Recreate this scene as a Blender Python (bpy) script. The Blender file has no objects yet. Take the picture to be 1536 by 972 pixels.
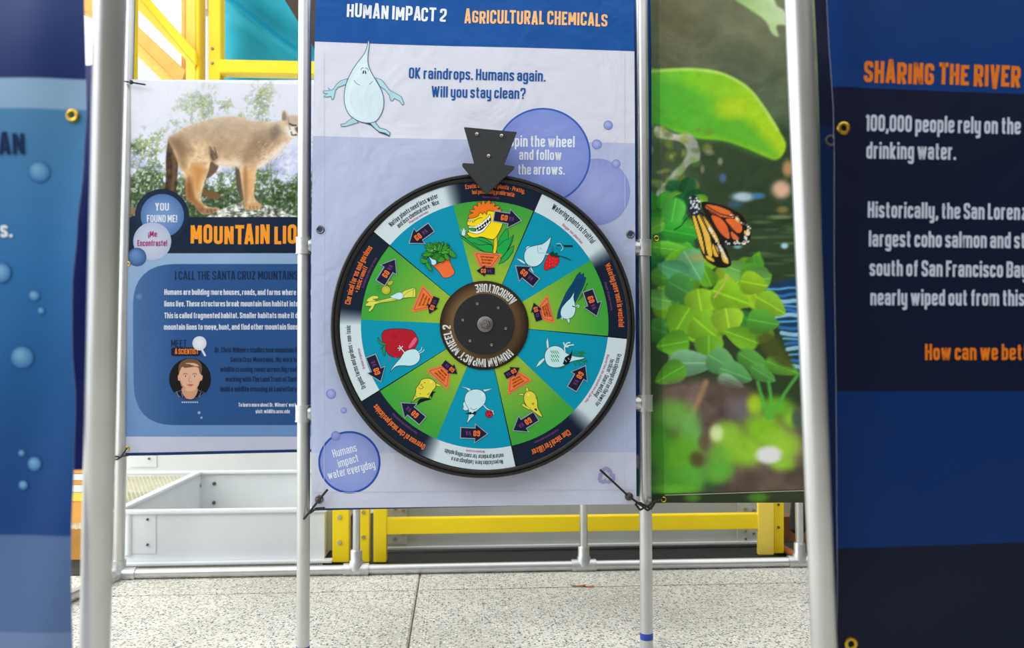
import bpy, bmesh, math, random
import numpy as np
from mathutils import Vector, Matrix
from mathutils.geometry import tessellate_polygon

# ------------------------------------------------------------------ camera, world, lights, exposure
scene = bpy.context.scene
COL = scene.collection
FPX = 1250.0
CAM = Vector((0, 0, 0.74))
YAW, PITCH = math.radians(4.0), math.radians(2.0)
cd = bpy.data.cameras.new('camera'); cam = bpy.data.objects.new('camera', cd); COL.objects.link(cam)
cd.sensor_width = 36; cd.lens = FPX / 1536 * 36; cd.clip_start = 0.02; cd.clip_end = 200
cam.location = CAM
cam.rotation_euler = (math.pi / 2 + PITCH, 0, -YAW)
cd.dof.use_dof = True; cd.dof.focus_distance = 2.03; cd.dof.aperture_fstop = 4.5
scene.camera = cam
w = bpy.data.worlds.new('world'); scene.world = w; w.use_nodes = True
bg = w.node_tree.nodes['Background']
bg.inputs[0].default_value = (0.96, 0.98, 1.0, 1); bg.inputs[1].default_value = 1.75


def area(name, loc, target, sx, sy, power, col):
    l = bpy.data.lights.new(name, 'AREA'); l.shape = 'RECTANGLE'; l.size = sx; l.size_y = sy
    l.energy = power; l.color = col
    o = bpy.data.objects.new(name, l); COL.objects.link(o); o.location = loc
    o.rotation_euler = (Vector(target) - Vector(loc)).to_track_quat('-Z', 'Y').to_euler()
    return o


area('daylight_window_light', (-2.6, 0.2, 2.9), (0.0, 2.0, 1.4), 2.4, 1.4, 42, (1.0, 0.99, 0.96))
area('side_fill_light', (-4.2, 3.4, 2.3), (0.5, 3.4, 0.3), 3.2, 2.6, 105, (1.0, 1.0, 0.98))  # added fill from the left that brightens the back area
scene.view_settings.view_transform = 'Standard'
scene.view_settings.look = 'None'
scene.view_settings.gamma = 1
scene.view_settings.exposure = 0.0
scene.view_settings.use_curve_mapping = False

# ------------------------------------------------------------------ geometry helpers
RM = Matrix.Rotation(-YAW, 3, 'Z') @ Matrix.Rotation(math.pi / 2 + PITCH, 3, 'X')


def ray(u, v):
    return RM @ Vector(((u - 768) / FPX, -(v - 486) / FPX, -1.0))


class Plane:
    """vertical plane; p0 a point on it, rot its turn about z; maps photo points onto it"""

    def __init__(s, Y=None, at=None, depth=None, rot=0.0):
        r = math.radians(rot)
        s.n = Vector((math.sin(r), -math.cos(r), 0))      # towards the viewer
        s.ax = Vector((math.cos(r), math.sin(r), 0))
        s.p0 = Vector((0, Y, 0)) if Y is not None else CAM + ray(*at) * depth

    def __call__(s, u, v, off=0.0):
        d = ray(u, v)
        t = (s.p0 - CAM).dot(s.n) / d.dot(s.n)
        return CAM + d * t + s.n * off


def on_floor(u, v, z=0.0):
    d = ray(u, v)
    return CAM + d * ((z - CAM.z) / d.z)


def lin(c):
    return [((x / 255) / 12.92 if x / 255 <= 0.04045 else ((x / 255 + 0.055) / 1.055) ** 2.4) for x in c]


def tag(o, label=None, cat=None, group=None, kind=None):
    if label: o['label'] = label
    if cat: o['category'] = cat
    if group: o['group'] = group
    if kind: o['kind'] = kind
    return o


def thing(name, label, cat, loc=(0, 0, 0), group=None):
    o = bpy.data.objects.new(name, None); COL.objects.link(o); o.location = loc
    o.empty_display_size = 0.05
    return tag(o, label, cat, group)


def link(name, me, mat, parent=None):
    if mat: me.materials.append(mat)
    o = bpy.data.objects.new(name, me); COL.objects.link(o)
    if parent is not None:
        o.parent = parent
        o.matrix_parent_inverse = Matrix.Translation(-Vector(total_loc(parent)))
    return o


def total_loc(p):
    v = Vector(p.location)
    return v if p.type == 'EMPTY' else Vector((0, 0, 0))


def from_bm(name, bm, mat, parent=None, smooth=False):
    bmesh.ops.recalc_face_normals(bm, faces=bm.faces)
    me = bpy.data.meshes.new(name); bm.to_mesh(me); bm.free()
    if smooth:
        me.polygons.foreach_set('use_smooth', [True] * len(me.polygons))
        me.set_sharp_from_angle(angle=math.radians(40))
    return link(name, me, mat, parent)


def add_tube(bm, p, q, r, n=20, r2=None, caps=True):
    p, q = Vector(p), Vector(q); d = (q - p).normalized()
    a = d.orthogonal().normalized(); b = d.cross(a); r2 = r if r2 is None else r2
    A = [bm.verts.new(p + (a * math.cos(t) + b * math.sin(t)) * r) for t in [2 * math.pi * i / n for i in range(n)]]
    B = [bm.verts.new(q + (a * math.cos(t) + b * math.sin(t)) * r2) for t in [2 * math.pi * i / n for i in range(n)]]
    for i in range(n):
        bm.faces.new((A[i], A[(i + 1) % n], B[(i + 1) % n], B[i]))
    if caps:
        bm.faces.new(A[::-1]); bm.faces.new(B)


def tube(name, p, q, r, mat, parent=None, n=24):
    bm = bmesh.new(); add_tube(bm, p, q, r, n)
    return from_bm(name, bm, mat, parent, True)


def add_lathe(bm, c, axis, prof, n=48):
    """prof: (radius, distance along axis) list"""
    axis = Vector(axis).normalized(); a = axis.orthogonal().normalized(); b = axis.cross(a); c = Vector(c)
    rings = []
    for r, h in prof:
        if r < 1e-6:
            rings.append([bm.verts.new(c + axis * h)])
        else:
            rings.append([bm.verts.new(c + axis * h + (a * math.cos(2 * math.pi * i / n) + b * math.sin(2 * math.pi * i / n)) * r) for i in range(n)])
    for R, S in zip(rings, rings[1:]):
        for i in range(n):
            j = (i + 1) % n
            if len(R) == 1 and len(S) == 1: break
            if len(R) == 1: bm.faces.new((R[0], S[j], S[i]))
            elif len(S) == 1: bm.faces.new((R[i], R[j], S[0]))
            else: bm.faces.new((R[i], R[j], S[j], S[i]))


def lathe(name, c, axis, prof, mat, parent=None, n=48):
    bm = bmesh.new(); add_lathe(bm, c, axis, prof, n)
    return from_bm(name, bm, mat, parent, True)


def add_path_tube(bm, pts, r, n=10):
    for a, b in zip(pts, pts[1:]):
        add_tube(bm, a, b, r, n)


def add_box(bm, x0, x1, y0, y1, z0, z1):
    v = [bm.verts.new((x, y, z)) for x in (x0, x1) for y in (y0, y1) for z in (z0, z1)]
    for f in ((0, 1, 3, 2), (4, 6, 7, 5), (0, 4, 5, 1), (2, 3, 7, 6), (0, 2, 6, 4), (1, 5, 7, 3)):
        bm.faces.new([v[i] for i in f])


def box(name, x0, x1, y0, y1, z0, z1, mat, parent=None, bev=0.0):
    bm = bmesh.new(); add_box(bm, x0, x1, y0, y1, z0, z1)
    if bev: bmesh.ops.bevel(bm, geom=bm.edges[:], offset=bev, segments=2, affect='EDGES')
    return from_bm(name, bm, mat, parent, bool(bev))


def prism(name, P, pts, thick, mat, parent=None, bev=0.0):
    """photo-outline pts on plane P, given real thickness backwards"""
    bm = bmesh.new()
    f = [bm.verts.new(P(u, v)) for u, v in pts]
    g = [bm.verts.new(P(u, v) - P.n * thick) for u, v in pts]
    n = len(pts); bm.faces.new(f); bm.faces.new(g[::-1])
    for i in range(n): bm.faces.new((f[i], g[i], g[(i + 1) % n], f[(i + 1) % n]))
    if bev:
        bmesh.ops.recalc_face_normals(bm, faces=bm.faces)
        bmesh.ops.bevel(bm, geom=bm.edges[:], offset=bev, segments=2, affect='EDGES')
    return from_bm(name, bm, mat, parent, bool(bev))


# ------------------------------------------------------------------ materials
def mat(name, col, rough=0.5, metal=0.0, spec=0.5, noise=None, bump=None, scale=40):
    m = bpy.data.materials.new(name); m.use_nodes = True; nt = m.node_tree; b = nt.nodes['Principled BSDF']
    c = lin(col) + [1]
    b.inputs['Base Color'].default_value = c; b.inputs['Roughness'].default_value = rough
    b.inputs['Metallic'].default_value = metal; b.inputs['Specular IOR Level'].default_value = spec
    tc = nt.nodes.new('ShaderNodeTexCoord')
    nz = nt.nodes.new('ShaderNodeTexNoise'); nz.inputs['Scale'].default_value = scale; nz.inputs['Detail'].default_value = 5
    nt.links.new(tc.outputs['Object'], nz.inputs['Vector'])
    amt = 0.06 if noise is None else noise
    rp = nt.nodes.new('ShaderNodeValToRGB')
    rp.color_ramp.elements[0].position = 0.3; rp.color_ramp.elements[1].position = 0.7
    rp.color_ramp.elements[0].color = [x * (1 - amt) for x in c[:3]] + [1]
    rp.color_ramp.elements[1].color = [min(1, x * (1 + amt)) for x in c[:3]] + [1]
    nt.links.new(nz.outputs['Fac'], rp.inputs['Fac']); nt.links.new(rp.outputs['Color'], b.inputs['Base Color'])
    if bump:
        bp = nt.nodes.new('ShaderNodeBump'); bp.inputs['Strength'].default_value = 0.6; bp.inputs['Distance'].default_value = bump
        nt.links.new(nz.outputs['Fac'], bp.inputs['Height']); nt.links.new(bp.outputs['Normal'], b.inputs['Normal'])
    return m


def print_mat(name, rough=0.45, spec=0.4, wrinkle=0.006, wscale=5.0, weave=True, translucent=0.0):
    """printed vinyl: ink colour from the mesh, cloth relief from nodes"""
    m = bpy.data.materials.new(name); m.use_nodes = True; nt = m.node_tree; L = nt.links.new
    b = nt.nodes['Principled BSDF']; out = nt.nodes['Material Output']
    at = nt.nodes.new('ShaderNodeAttribute'); at.attribute_name = 'Col'
    L(at.outputs['Color'], b.inputs['Base Color'])
    b.inputs['Roughness'].default_value = rough; b.inputs['Specular IOR Level'].default_value = spec
    tc = nt.nodes.new('ShaderNodeTexCoord')
    nz = nt.nodes.new('ShaderNodeTexNoise'); nz.inputs['Scale'].default_value = wscale; nz.inputs['Detail'].default_value = 3
    nz.inputs['Distortion'].default_value = 0.6
    L(tc.outputs['Object'], nz.inputs['Vector'])
    b1 = nt.nodes.new('ShaderNodeBump'); b1.inputs['Distance'].default_value = wrinkle; b1.inputs['Strength'].default_value = 1
    L(nz.outputs['Fac'], b1.inputs['Height']); last = b1
    if weave:
        for dirn in ('X', 'Z'):
            wv = nt.nodes.new('ShaderNodeTexWave'); wv.wave_type = 'BANDS'; wv.bands_direction = dirn
            wv.inputs['Scale'].default_value = 75; wv.inputs['Distortion'].default_value = 0.5
            L(tc.outputs['Object'], wv.inputs['Vector'])
            b2 = nt.nodes.new('ShaderNodeBump'); b2.inputs['Distance'].default_value = 0.0001; b2.inputs['Strength'].default_value = 0.35
            L(wv.outputs['Fac'], b2.inputs['Height']); L(last.outputs['Normal'], b2.inputs['Normal']); last = b2
    L(last.outputs['Normal'], b.inputs['Normal'])
    if translucent:
        tr = nt.nodes.new('ShaderNodeBsdfTranslucent'); L(at.outputs['Color'], tr.inputs['Color'])
        mx = nt.nodes.new('ShaderNodeMixShader'); mx.inputs[0].default_value = translucent
        L(b.outputs[0], mx.inputs[1]); L(tr.outputs[0], mx.inputs[2]); L(mx.outputs[0], out.inputs['Surface'])
    return m


M_vinyl = print_mat('printed_vinyl', spec=.24, wrinkle=.010, wscale=6.5)
M_vinyl_dark = print_mat('printed_vinyl_near', rough=0.42, spec=0.16, wrinkle=0.010, wscale=3.0, weave=False)
M_vinyl_thin = print_mat('printed_vinyl_thin', spec=.2, translucent=0.22)
M_gloss = print_mat('printed_board', rough=0.5, spec=0.15, wrinkle=0.0004, wscale=30, weave=False)
M_alu = mat('brushed_aluminium', (208, 210, 210), 0.36, 0.9, noise=0.05, scale=14)
M_fit = mat('cast_aluminium_fitting', (205, 208, 208), 0.42, 0.85, noise=0.12, bump=0.001, scale=60)
M_yel = mat('yellow_painted_steel', (255, 222, 0), 0.45, noise=0.04, scale=8)
M_yel2 = mat('pale_and_lit_yellow_steel', (250, 222, 90), 0.5, noise=0.05, scale=8)  # pale yellow parts, and a yellow post face painted as lit
M_tan = mat('orange_stained_timber', (236, 172, 82), 0.55, noise=0.12, scale=9)
M_grey = mat('pale_grey_sheet_metal', (226, 231, 233), 0.5, 0.0, noise=0.03, scale=7)
M_greyd = mat('weathered_grey_panel', (184, 188, 186), 0.5, 0.05, noise=0.08, scale=6)
M_rubber = mat('black_rubber', (22, 20, 20), 0.5, noise=0.25, bump=0.0008, scale=60)
M_black = mat('black_textured_plate', (38, 42, 45), 0.55, noise=0.25, bump=0.0006, scale=180)
M_cord = mat('black_elastic_cord', (16, 16, 20), 0.6, noise=0.2)
M_brass = mat('brass_grommet', (215, 178, 70), 0.28, 1.0, noise=0.1)
M_darkg = mat('dark_steel_grommet', (110, 108, 104), 0.35, 1.0, noise=0.1)
M_steel = mat('bright_steel', (200, 198, 190), 0.25, 1.0, noise=0.08)
M_tape = mat('blue_tape', (25, 70, 170), 0.4, noise=0.06)
M_dark = mat('dark_void_panel', (42, 38, 34), 0.8, noise=0.2)
M_brown = mat('dark_brown_timber_wall', (72, 58, 44), 0.7, noise=0.25, scale=5)
M_teal = mat('teal_fabric', (0, 150, 176), 0.7, noise=0.06, bump=0.003, scale=10)
M_dark_strip = mat('dark_floor_strip', (44, 46, 44), 0.8, noise=0.6, scale=170)
M_copper = mat('copper_band', (165, 95, 62), 0.5, 0.3, noise=0.2)
M_wood = mat('brown_wood', (150, 98, 58), 0.6, noise=0.3, scale=12)
M_white = mat('white_frame_paint', (235, 238, 240), 0.5, noise=0.02)
M_wire = mat('galvanised_wire', (228, 228, 208), 0.45, 0.5, noise=0.1)


def terrazzo():
    m = bpy.data.materials.new('exposed_aggregate_concrete'); m.use_nodes = True; nt = m.node_tree; L = nt.links.new
    b = nt.nodes['Principled BSDF']; tc = nt.nodes.new('ShaderNodeTexCoord')
    b.inputs['Roughness'].default_value = 0.62

    def vor(scale, lo, hi, off):
        v = nt.nodes.new('ShaderNodeTexVoronoi'); v.inputs['Scale'].default_value = scale
        mp = nt.nodes.new('ShaderNodeMapping'); mp.inputs['Location'].default_value = (off, off * .7, 0)
        L(tc.outputs['Object'], mp.inputs['Vector']); L(mp.outputs[0], v.inputs['Vector'])
        s = nt.nodes.new('ShaderNodeSeparateColor'); L(v.outputs['Color'], s.inputs[0])
        pick = nt.nodes.new('ShaderNodeMath'); pick.operation = 'LESS_THAN'; pick.inputs[1].default_value = hi
        L(s.outputs[0], pick.inputs[0])
        d = nt.nodes.new('ShaderNodeMath'); d.operation = 'LESS_THAN'; d.inputs[1].default_value = lo
        L(v.outputs['Distance'], d.inputs[0])
        mu = nt.nodes.new('ShaderNodeMath'); mu.operation = 'MULTIPLY'; L(pick.outputs[0], mu.inputs[0]); L(d.outputs[0], mu.inputs[1])
        return v, mu
    nz = nt.nodes.new('ShaderNodeTexNoise'); nz.inputs['Scale'].default_value = 2.6; nz.inputs['Detail'].default_value = 6
    L(tc.outputs['Object'], nz.inputs['Vector'])
    base = nt.nodes.new('ShaderNodeValToRGB'); e = base.color_ramp.elements
    e[0].position = .3; e[0].color = lin((184, 181, 168)) + [1]; e[1].position = .62; e[1].color = lin((214, 211, 199)) + [1]
    L(nz.outputs['Fac'], base.inputs['Fac'])
    last = base.outputs['Color']
    for sc, dist, frac, c, off in ((80, .45, .5, (190, 188, 176), 9.0), (125, .42, .34, (138, 142, 134), 0), (150, .44, .26, (86, 98, 98), 3.1), (105, .34, .10, (60, 66, 68), 5.3), (110, .34, .06, (176, 148, 104), 7.7), (130, .38, .2, (236, 235, 228), 1.7)):
        v, mu = vor(sc, dist, frac, off)
        mx = nt.nodes.new('ShaderNodeMix'); mx.data_type = 'RGBA'; mx.inputs['B'].default_value = lin(c) + [1]
        L(mu.outputs[0], mx.inputs['Factor']); L(last, mx.inputs['A']); last = mx.outputs['Result']
    L(last, b.inputs['Base Color'])
    n2 = nt.nodes.new('ShaderNodeTexNoise'); n2.inputs['Scale'].default_value = 120; L(tc.outputs['Object'], n2.inputs['Vector'])
    bp = nt.nodes.new('ShaderNodeBump'); bp.inputs['Distance'].default_value = 0.002; bp.inputs['Strength'].default_value = .5
    L(n2.outputs['Fac'], bp.inputs['Height']); L(bp.outputs['Normal'], b.inputs['Normal'])
    return m


M_floor = terrazzo()
M_joint = mat('dirty_joint', (118, 106, 84), 0.9, noise=0.35, scale=30)

# ------------------------------------------------------------------ stroke lettering (own condensed sign alphabet)
W = .30


def glyphs(t):
    b = t / 2; T = 1 - b; x = .76; X = x - b; m = .51; w = W; l = .27; ov = 0.0
    G = {}
    R = .17
    S = lambda *a: a
    G['A'] = (w * 1.1, [([(0, 0), (w * .46, 1), (w * .64, 1), (w * 1.1, 0)], 0, 0), ([(w * .2, .26), (w * .9, .26)], 0, 0)])
    G['B'] = (w, [([(0, 0), (0, 1)], 0, 0), ([(0, T), (w, T), (w, m), (0, m)], .12, 0), ([(0, m), (w, m), (w, b), (0, b)], .12, 0)])
    G['C'] = (w, [([(w, .66), (w, T), (0, T), (0, b), (w, b), (w, .34)], .15, 0)])
    G['D'] = (w, [([(0, b), (0, T), (w, T), (w, b)], .14, 1), ([(0, 0), (0, 1)], 0, 0)])
    G['E'] = (w * .8, [([(w * .8 + b, T), (0, T), (0, b), (w * .8 + b, b)], 0, 0), ([(0, m), (w * .8, m)], 0, 0)])
    G['F'] = (w * .75, [([(w * .75 + b, T), (0, T), (0, 0)], 0, 0), ([(0, m), (w * .8, m)], 0, 0)])
    G['G'] = (w, [([(w, .68), (w, T), (0, T), (0, b), (w, b), (w, .46), (w * .5, .46)], .13, 0)])
    G['H'] = (w, [([(0, 0), (0, 1)], 0, 0), ([(w, 0), (w, 1)], 0, 0), ([(0, m), (w, m)], 0, 0)])
    G['I'] = (0, [([(0, 0), (0, 1)], 0, 0)])
    G['J'] = (w * .7, [([(w * .7, 1), (w * .7, b), (0, b), (0, .25)], .12, 0)])
    G['K'] = (w, [([(0, 0), (0, 1)], 0, 0), ([(w, 1), (.06, .5), (w, 0)], 0, 0)])
    G['L'] = (w * .62, [([(0, 1), (0, b), (w * .62 + b, b)], 0, 0)])
    G['M'] = (w * 1.4, [([(0, 0), (0, 1)], 0, 0), ([(w * 1.4, 0), (w * 1.4, 1)], 0, 0), ([(.02, 1), (w * .7, .25), (w * 1.4 - .02, 1)], 0, 0)])
    G['N'] = (w * 1.05, [([(0, 0), (0, 1)], 0, 0), ([(w * 1.05, 0), (w * 1.05, 1)], 0, 0), ([(.01, .98), (w * 1.04, .02)], 0, 0)])
    G['O'] = (w, [([(0, b), (0, T), (w, T), (w, b)], .15, 1)])
    G['P'] = (w, [([(0, 0), (0, 1)], 0, 0), ([(0, T), (w, T), (w, .42), (0, .42)], .13, 0)])
    G['Q'] = (w, G['O'][1] + [([(w * .5, .2), (w * 1.1, -.04)], 0, 0)])
    G['R'] = (w, [([(0, 0), (0, 1)], 0, 0), ([(0, T), (w, T), (w, .46), (0, .46)], .12, 0), ([(w * .5, .46), (w * 1.02, 0)], 0, 0)])
    G['S'] = (w, [([(w, .70), (w, T), (0, T), (0, .56), (w, .42), (w, b), (0, b), (0, .30)], .12, 0)])
    G['T'] = (w, [([(-b, T), (w + b, T)], 0, 0), ([(w / 2, 0), (w / 2, 1)], 0, 0)])
    G['U'] = (w, [([(0, 1), (0, b), (w, b), (w, 1)], .15, 0)])
    G['V'] = (w * 1.05, [([(0, 1), (w * .46, 0), (w * .59, 0), (w * 1.05, 1)], 0, 0)])
    G['W'] = (w * 1.8, [([(0, 1), (w * .45, 0), (w * .9, .95), (w * 1.35, 0), (w * 1.8, 1)], 0, 0)])
    G['X'] = (w, [([(0, 0), (w, 1)], 0, 0), ([(0, 1), (w, 0)], 0, 0)])
    G['Y'] = (w, [([(0, 1), (w / 2, .45), (w, 1)], 0, 0), ([(w / 2, .5), (w / 2, 0)], 0, 0)])
    G['Z'] = (w, [([(0, T), (w, T), (0, b), (w, b)], 0, 0)])
    # lower case
    G['a'] = (l, [([(0, .54), (0, X), (l, X), (l, 0)], .11, 0), ([(l, .42), (0, .42), (0, b), (l, b)], .10, 0)])
    G['b'] = (l, [([(0, 0), (0, 1)], 0, 0), ([(0, X), (l, X), (l, b), (0, b)], .12, 0)])
    G['c'] = (l * .92, [([(l * .92, .5), (l * .92, X), (0, X), (0, b), (l * .92, b), (l * .92, .26)], .12, 0)])
    G['d'] = (l, [([(l, 0), (l, 1)], 0, 0), ([(l, X), (0, X), (0, b), (l, b)], .12, 0)])
    G['e'] = (l, [([(0, .38), (l, .38), (l, X), (0, X), (0, b), (l, b), (l, .22)], .11, 0)])
    G['f'] = (l * .6, [([(l * .75, T), (.07, T), (.07, 0)], .08, 0), ([(-.05, X), (l * .75, X)], 0, 0)])
    G['g'] = (l, [([(l, X), (0, X), (0, b), (l, b)], .12, 0), ([(l, x), (l, -.2), (0, -.2), (0, -.1)], .10, 0)])
    G['h'] = (l, [([(0, 0), (0, 1)], 0, 0), ([(0, X), (l, X), (l, 0)], .12, 0)])
    G['i'] = (0, [([(0, 0), (0, x)], 0, 0), ([(0, .85), (0, 1)], 0, 0)])
    G['j'] = (.05, [([(.05, x), (.05, -.2), (-.08, -.2)], .05, 0), ([(.05, .85), (.05, 1)], 0, 0)])
    G['k'] = (l, [([(0, 0), (0, 1)], 0, 0), ([(l, x), (.05, .38), (l, 0)], 0, 0)])
    G['l'] = (0, [([(0, 0), (0, 1)], 0, 0)])
    G['m'] = (l * 2, [([(0, 0), (0, X), (l, X), (l, 0)], .10, 0), ([(l, X - .02), (l, X), (l * 2, X), (l * 2, 0)], .10, 0), ([(0, 0), (0, x)], 0, 0)])
    G['n'] = (l, [([(0, 0), (0, x)], 0, 0), ([(0, X), (l, X), (l, 0)], .12, 0)])
    G['o'] = (l, [([(0, b), (0, X), (l, X), (l, b)], .13, 1)])
    G['p'] = (l, [([(0, -.25), (0, x)], 0, 0), ([(0, X), (l, X), (l, b), (0, b)], .12, 0)])
    G['q'] = (l, [([(l, -.25), (l, x)], 0, 0), ([(l, X), (0, X), (0, b), (l, b)], .12, 0)])
    G['r'] = (l * .6, [([(0, 0), (0, x)], 0, 0), ([(0, X - .03), (.03, X), (l * .75, X)], .03, 0)])
    G['s'] = (l * .9, [([(l * .9, .55), (l * .9, X), (0, X), (0, .44), (l * .9, .31), (l * .9, b), (0, b), (0, .22)], .09, 0)])
    G['t'] = (l * .6, [([(.06, .95), (.06, b), (l * .75, b)], .07, 0), ([(-.05, X), (l * .75, X)], 0, 0)])
    G['u'] = (l, [([(0, x), (0, b), (l, b)], .12, 0), ([(l, 0), (l, x)], 0, 0)])
    G['v'] = (l * 1.05, [([(0, x), (l * .45, 0), (l * .6, 0), (l * 1.05, x)], 0, 0)])
    G['w'] = (l * 1.9, [([(0, x), (l * .48, 0), (l * .95, x), (l * 1.42, 0), (l * 1.9, x)], 0, 0)])
    G['x'] = (l, [([(0, 0), (l, x)], 0, 0), ([(0, x), (l, 0)], 0, 0)])
    G['y'] = (l, [([(0, x), (0, b), (l, b)], .12, 0), ([(l, x), (l, -.2), (.02, -.2)], .09, 0)])
    G['z'] = (l, [([(0, X), (l, X), (0, b), (l, b)], 0, 0)])
    G['0'] = G['O']
    G['1'] = (w * .45, [([(0, .8), (w * .45, 1 - t * .3), (w * .45, 0)], 0, 0)])
    G['2'] = (w, [([(0, .68), (0, T), (w, T), (w, .55), (0, .2), (0, b), (w + .03, b)], .10, 0)])
    G['.'] = (0, [([(0, 0), (0, t)], 0, 0)])
    G[','] = (0, [([(0.02, t), (0.02, .03), (-.05, -.12)], 0, 0)])
    G["'"] = (0, [([(0, 1), (0, .75)], 0, 0)])
    G['!'] = (0, [([(0, 0), (0, t)], 0, 0), ([(0, .24), (0, 1)], 0, 0)])
    G['\u00a1'] = (0, [([(0, .76), (0, .76 - t)], 0, 0), ([(0, .5), (0, -.24)], 0, 0)])
    G[':'] = (0, [([(0, 0), (0, t)], 0, 0), ([(0, .5), (0, .5 + t)], 0, 0)])
    G['?'] = (w, [([(0, .7), (0, T), (w, T), (w, .55), (w * .5, .42), (w * .5, .24)], .10, 0), ([(w * .5, 0), (w * .5, t)], 0, 0)])
    G['-'] = (w * .5, [([(0, .4), (w * .5, .4)], 0, 0)])
    G['='] = (w * .8, [([(0, .3), (w * .8, .3)], 0, 0), ([(0, .55), (w * .8, .55)], 0, 0)])
    return G


def round_path(pts, r, closed, seg=4):
    n = len(pts)
    if r <= 0: return [tuple(p) for p in pts]
    out = []
    for i, p in enumerate(pts):
        if not closed and i in (0, n - 1): out.append(tuple(p)); continue
        a = Vector(pts[(i - 1) % n]) - Vector(p); c = Vector(pts[(i + 1) % n]) - Vector(p)
        rr = min(r, a.length * (.5 if (closed or 0 < i - 1 or False) else 1) * .999, c.length * .5 * .999 if (closed or i + 1 < n - 1) else c.length * .999)
        if i - 1 > 0 or closed: rr = min(rr, a.length * .5)
        A = Vector(p) + a.normalized() * rr; B = Vector(p) + c.normalized() * rr
        for k in range(seg + 1):
            s = k / seg
            q = A * (1 - s) ** 2 + Vector(p) * 2 * s * (1 - s) + B * s * s
            # push the quadratic towards a circular corner
            out.append((q.x, q.y))
    return out


def ribbon_quads(pts, wd, closed=False):
    P = [Vector(p) for p in pts]
    Q = [P[0]]
    for p in P[1:]:
        if (p - Q[-1]).length > 1e-5: Q.append(p)
    if closed and (Q[0] - Q[-1]).length < 1e-5: Q.pop()
    P = Q; n = len(P)
    if n < 2: return []
    if not closed and n > 2 and not isinstance(wd, (list, tuple)):
        for i in range(1, n - 1):
            if (P[i] - P[i - 1]).normalized().dot((P[i + 1] - P[i]).normalized()) < -.25:
                return ribbon_quads(P[:i + 1], wd) + ribbon_quads(P[i:], wd)
    Lf, Rt = [], []
    for i in range(n):
        d0 = (P[i] - P[i - 1]).normalized() if (i > 0 or closed) else None
        d1 = (P[(i + 1) % n] - P[i]).normalized() if (i < n - 1 or closed) else None
        if d0 is None: d0 = d1
        if d1 is None: d1 = d0
        n0 = Vector((-d0.y, d0.x)); n1 = Vector((-d1.y, d1.x)); mm = n0 + n1
        if mm.length < 1e-4: mm = n0
        mm.normalize(); k = min(1 / max(mm.dot(n0), .35), 1.9)
        ww = wd[i] if isinstance(wd, (list, tuple)) else wd
        Lf.append(P[i] + mm * ww / 2 * k); Rt.append(P[i] - mm * ww / 2 * k)
    qs = []
    for i in range(n if closed else n - 1):
        j = (i + 1) % n
        qs.append((Lf[i], Rt[i], Rt[j], Lf[j]))
    return qs


def layout(s, t, gap=.085, wob=0, rng=None):
    """-> (quads in em space, total width)"""
    G = glyphs(t); x = 0; Q = []
    last = ''
    for ch in s:
        if ch == ' ': x += .17; last = ''; continue
        if (last, ch) in (('L', 'T'), ('T', 'A'), ('A', 'T'), ('A', 'C'), ('L', 'C'), ('A', 'V')): x -= .07
        w_, st = G[ch]
        sc = 1.0 + (rng.uniform(-wob, wob) if wob else 0); dy = rng.uniform(-wob, wob) * .5 if wob else 0
        for pts, r, cl in st:
            rp = round_path(pts, r, cl)
            for q in ribbon_quads(rp, t, bool(cl)):
                Q.append([(p.x + x + t / 2, p.y * sc + dy) for p in q])
        x += w_ + t + gap
        last = ch
    return Q, x - gap


def smooth_closed(pts, k=5):
    n = len(pts); out = []
    for i in range(n):
        p0, p1, p2, p3 = (Vector(pts[(i + j) % n]) for j in (-1, 0, 1, 2))
        for s in range(k):
            t = s / k
            q = 0.5 * ((2 * p1) + (p2 - p0) * t + (2 * p0 - 5 * p1 + 4 * p2 - p3) * t * t + (3 * p1 - p0 - 3 * p2 + p3) * t ** 3)
            out.append((q.x, q.y))
    return out


def smooth_open(pts, k=5):
    P = [pts[0]] + list(pts) + [pts[-1]]; out = []
    for i in range(len(pts) - 1):
        p0, p1, p2, p3 = (Vector(P[i + j]) for j in range(4))
        for s in range(k):
            t = s / k
            q = 0.5 * ((2 * p1) + (p2 - p0) * t + (2 * p0 - 5 * p1 + 4 * p2 - p3) * t * t + (3 * p1 - p0 - 3 * p2 + p3) * t ** 3)
            out.append((q.x, q.y))
    out.append(tuple(pts[-1])); return out


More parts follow.
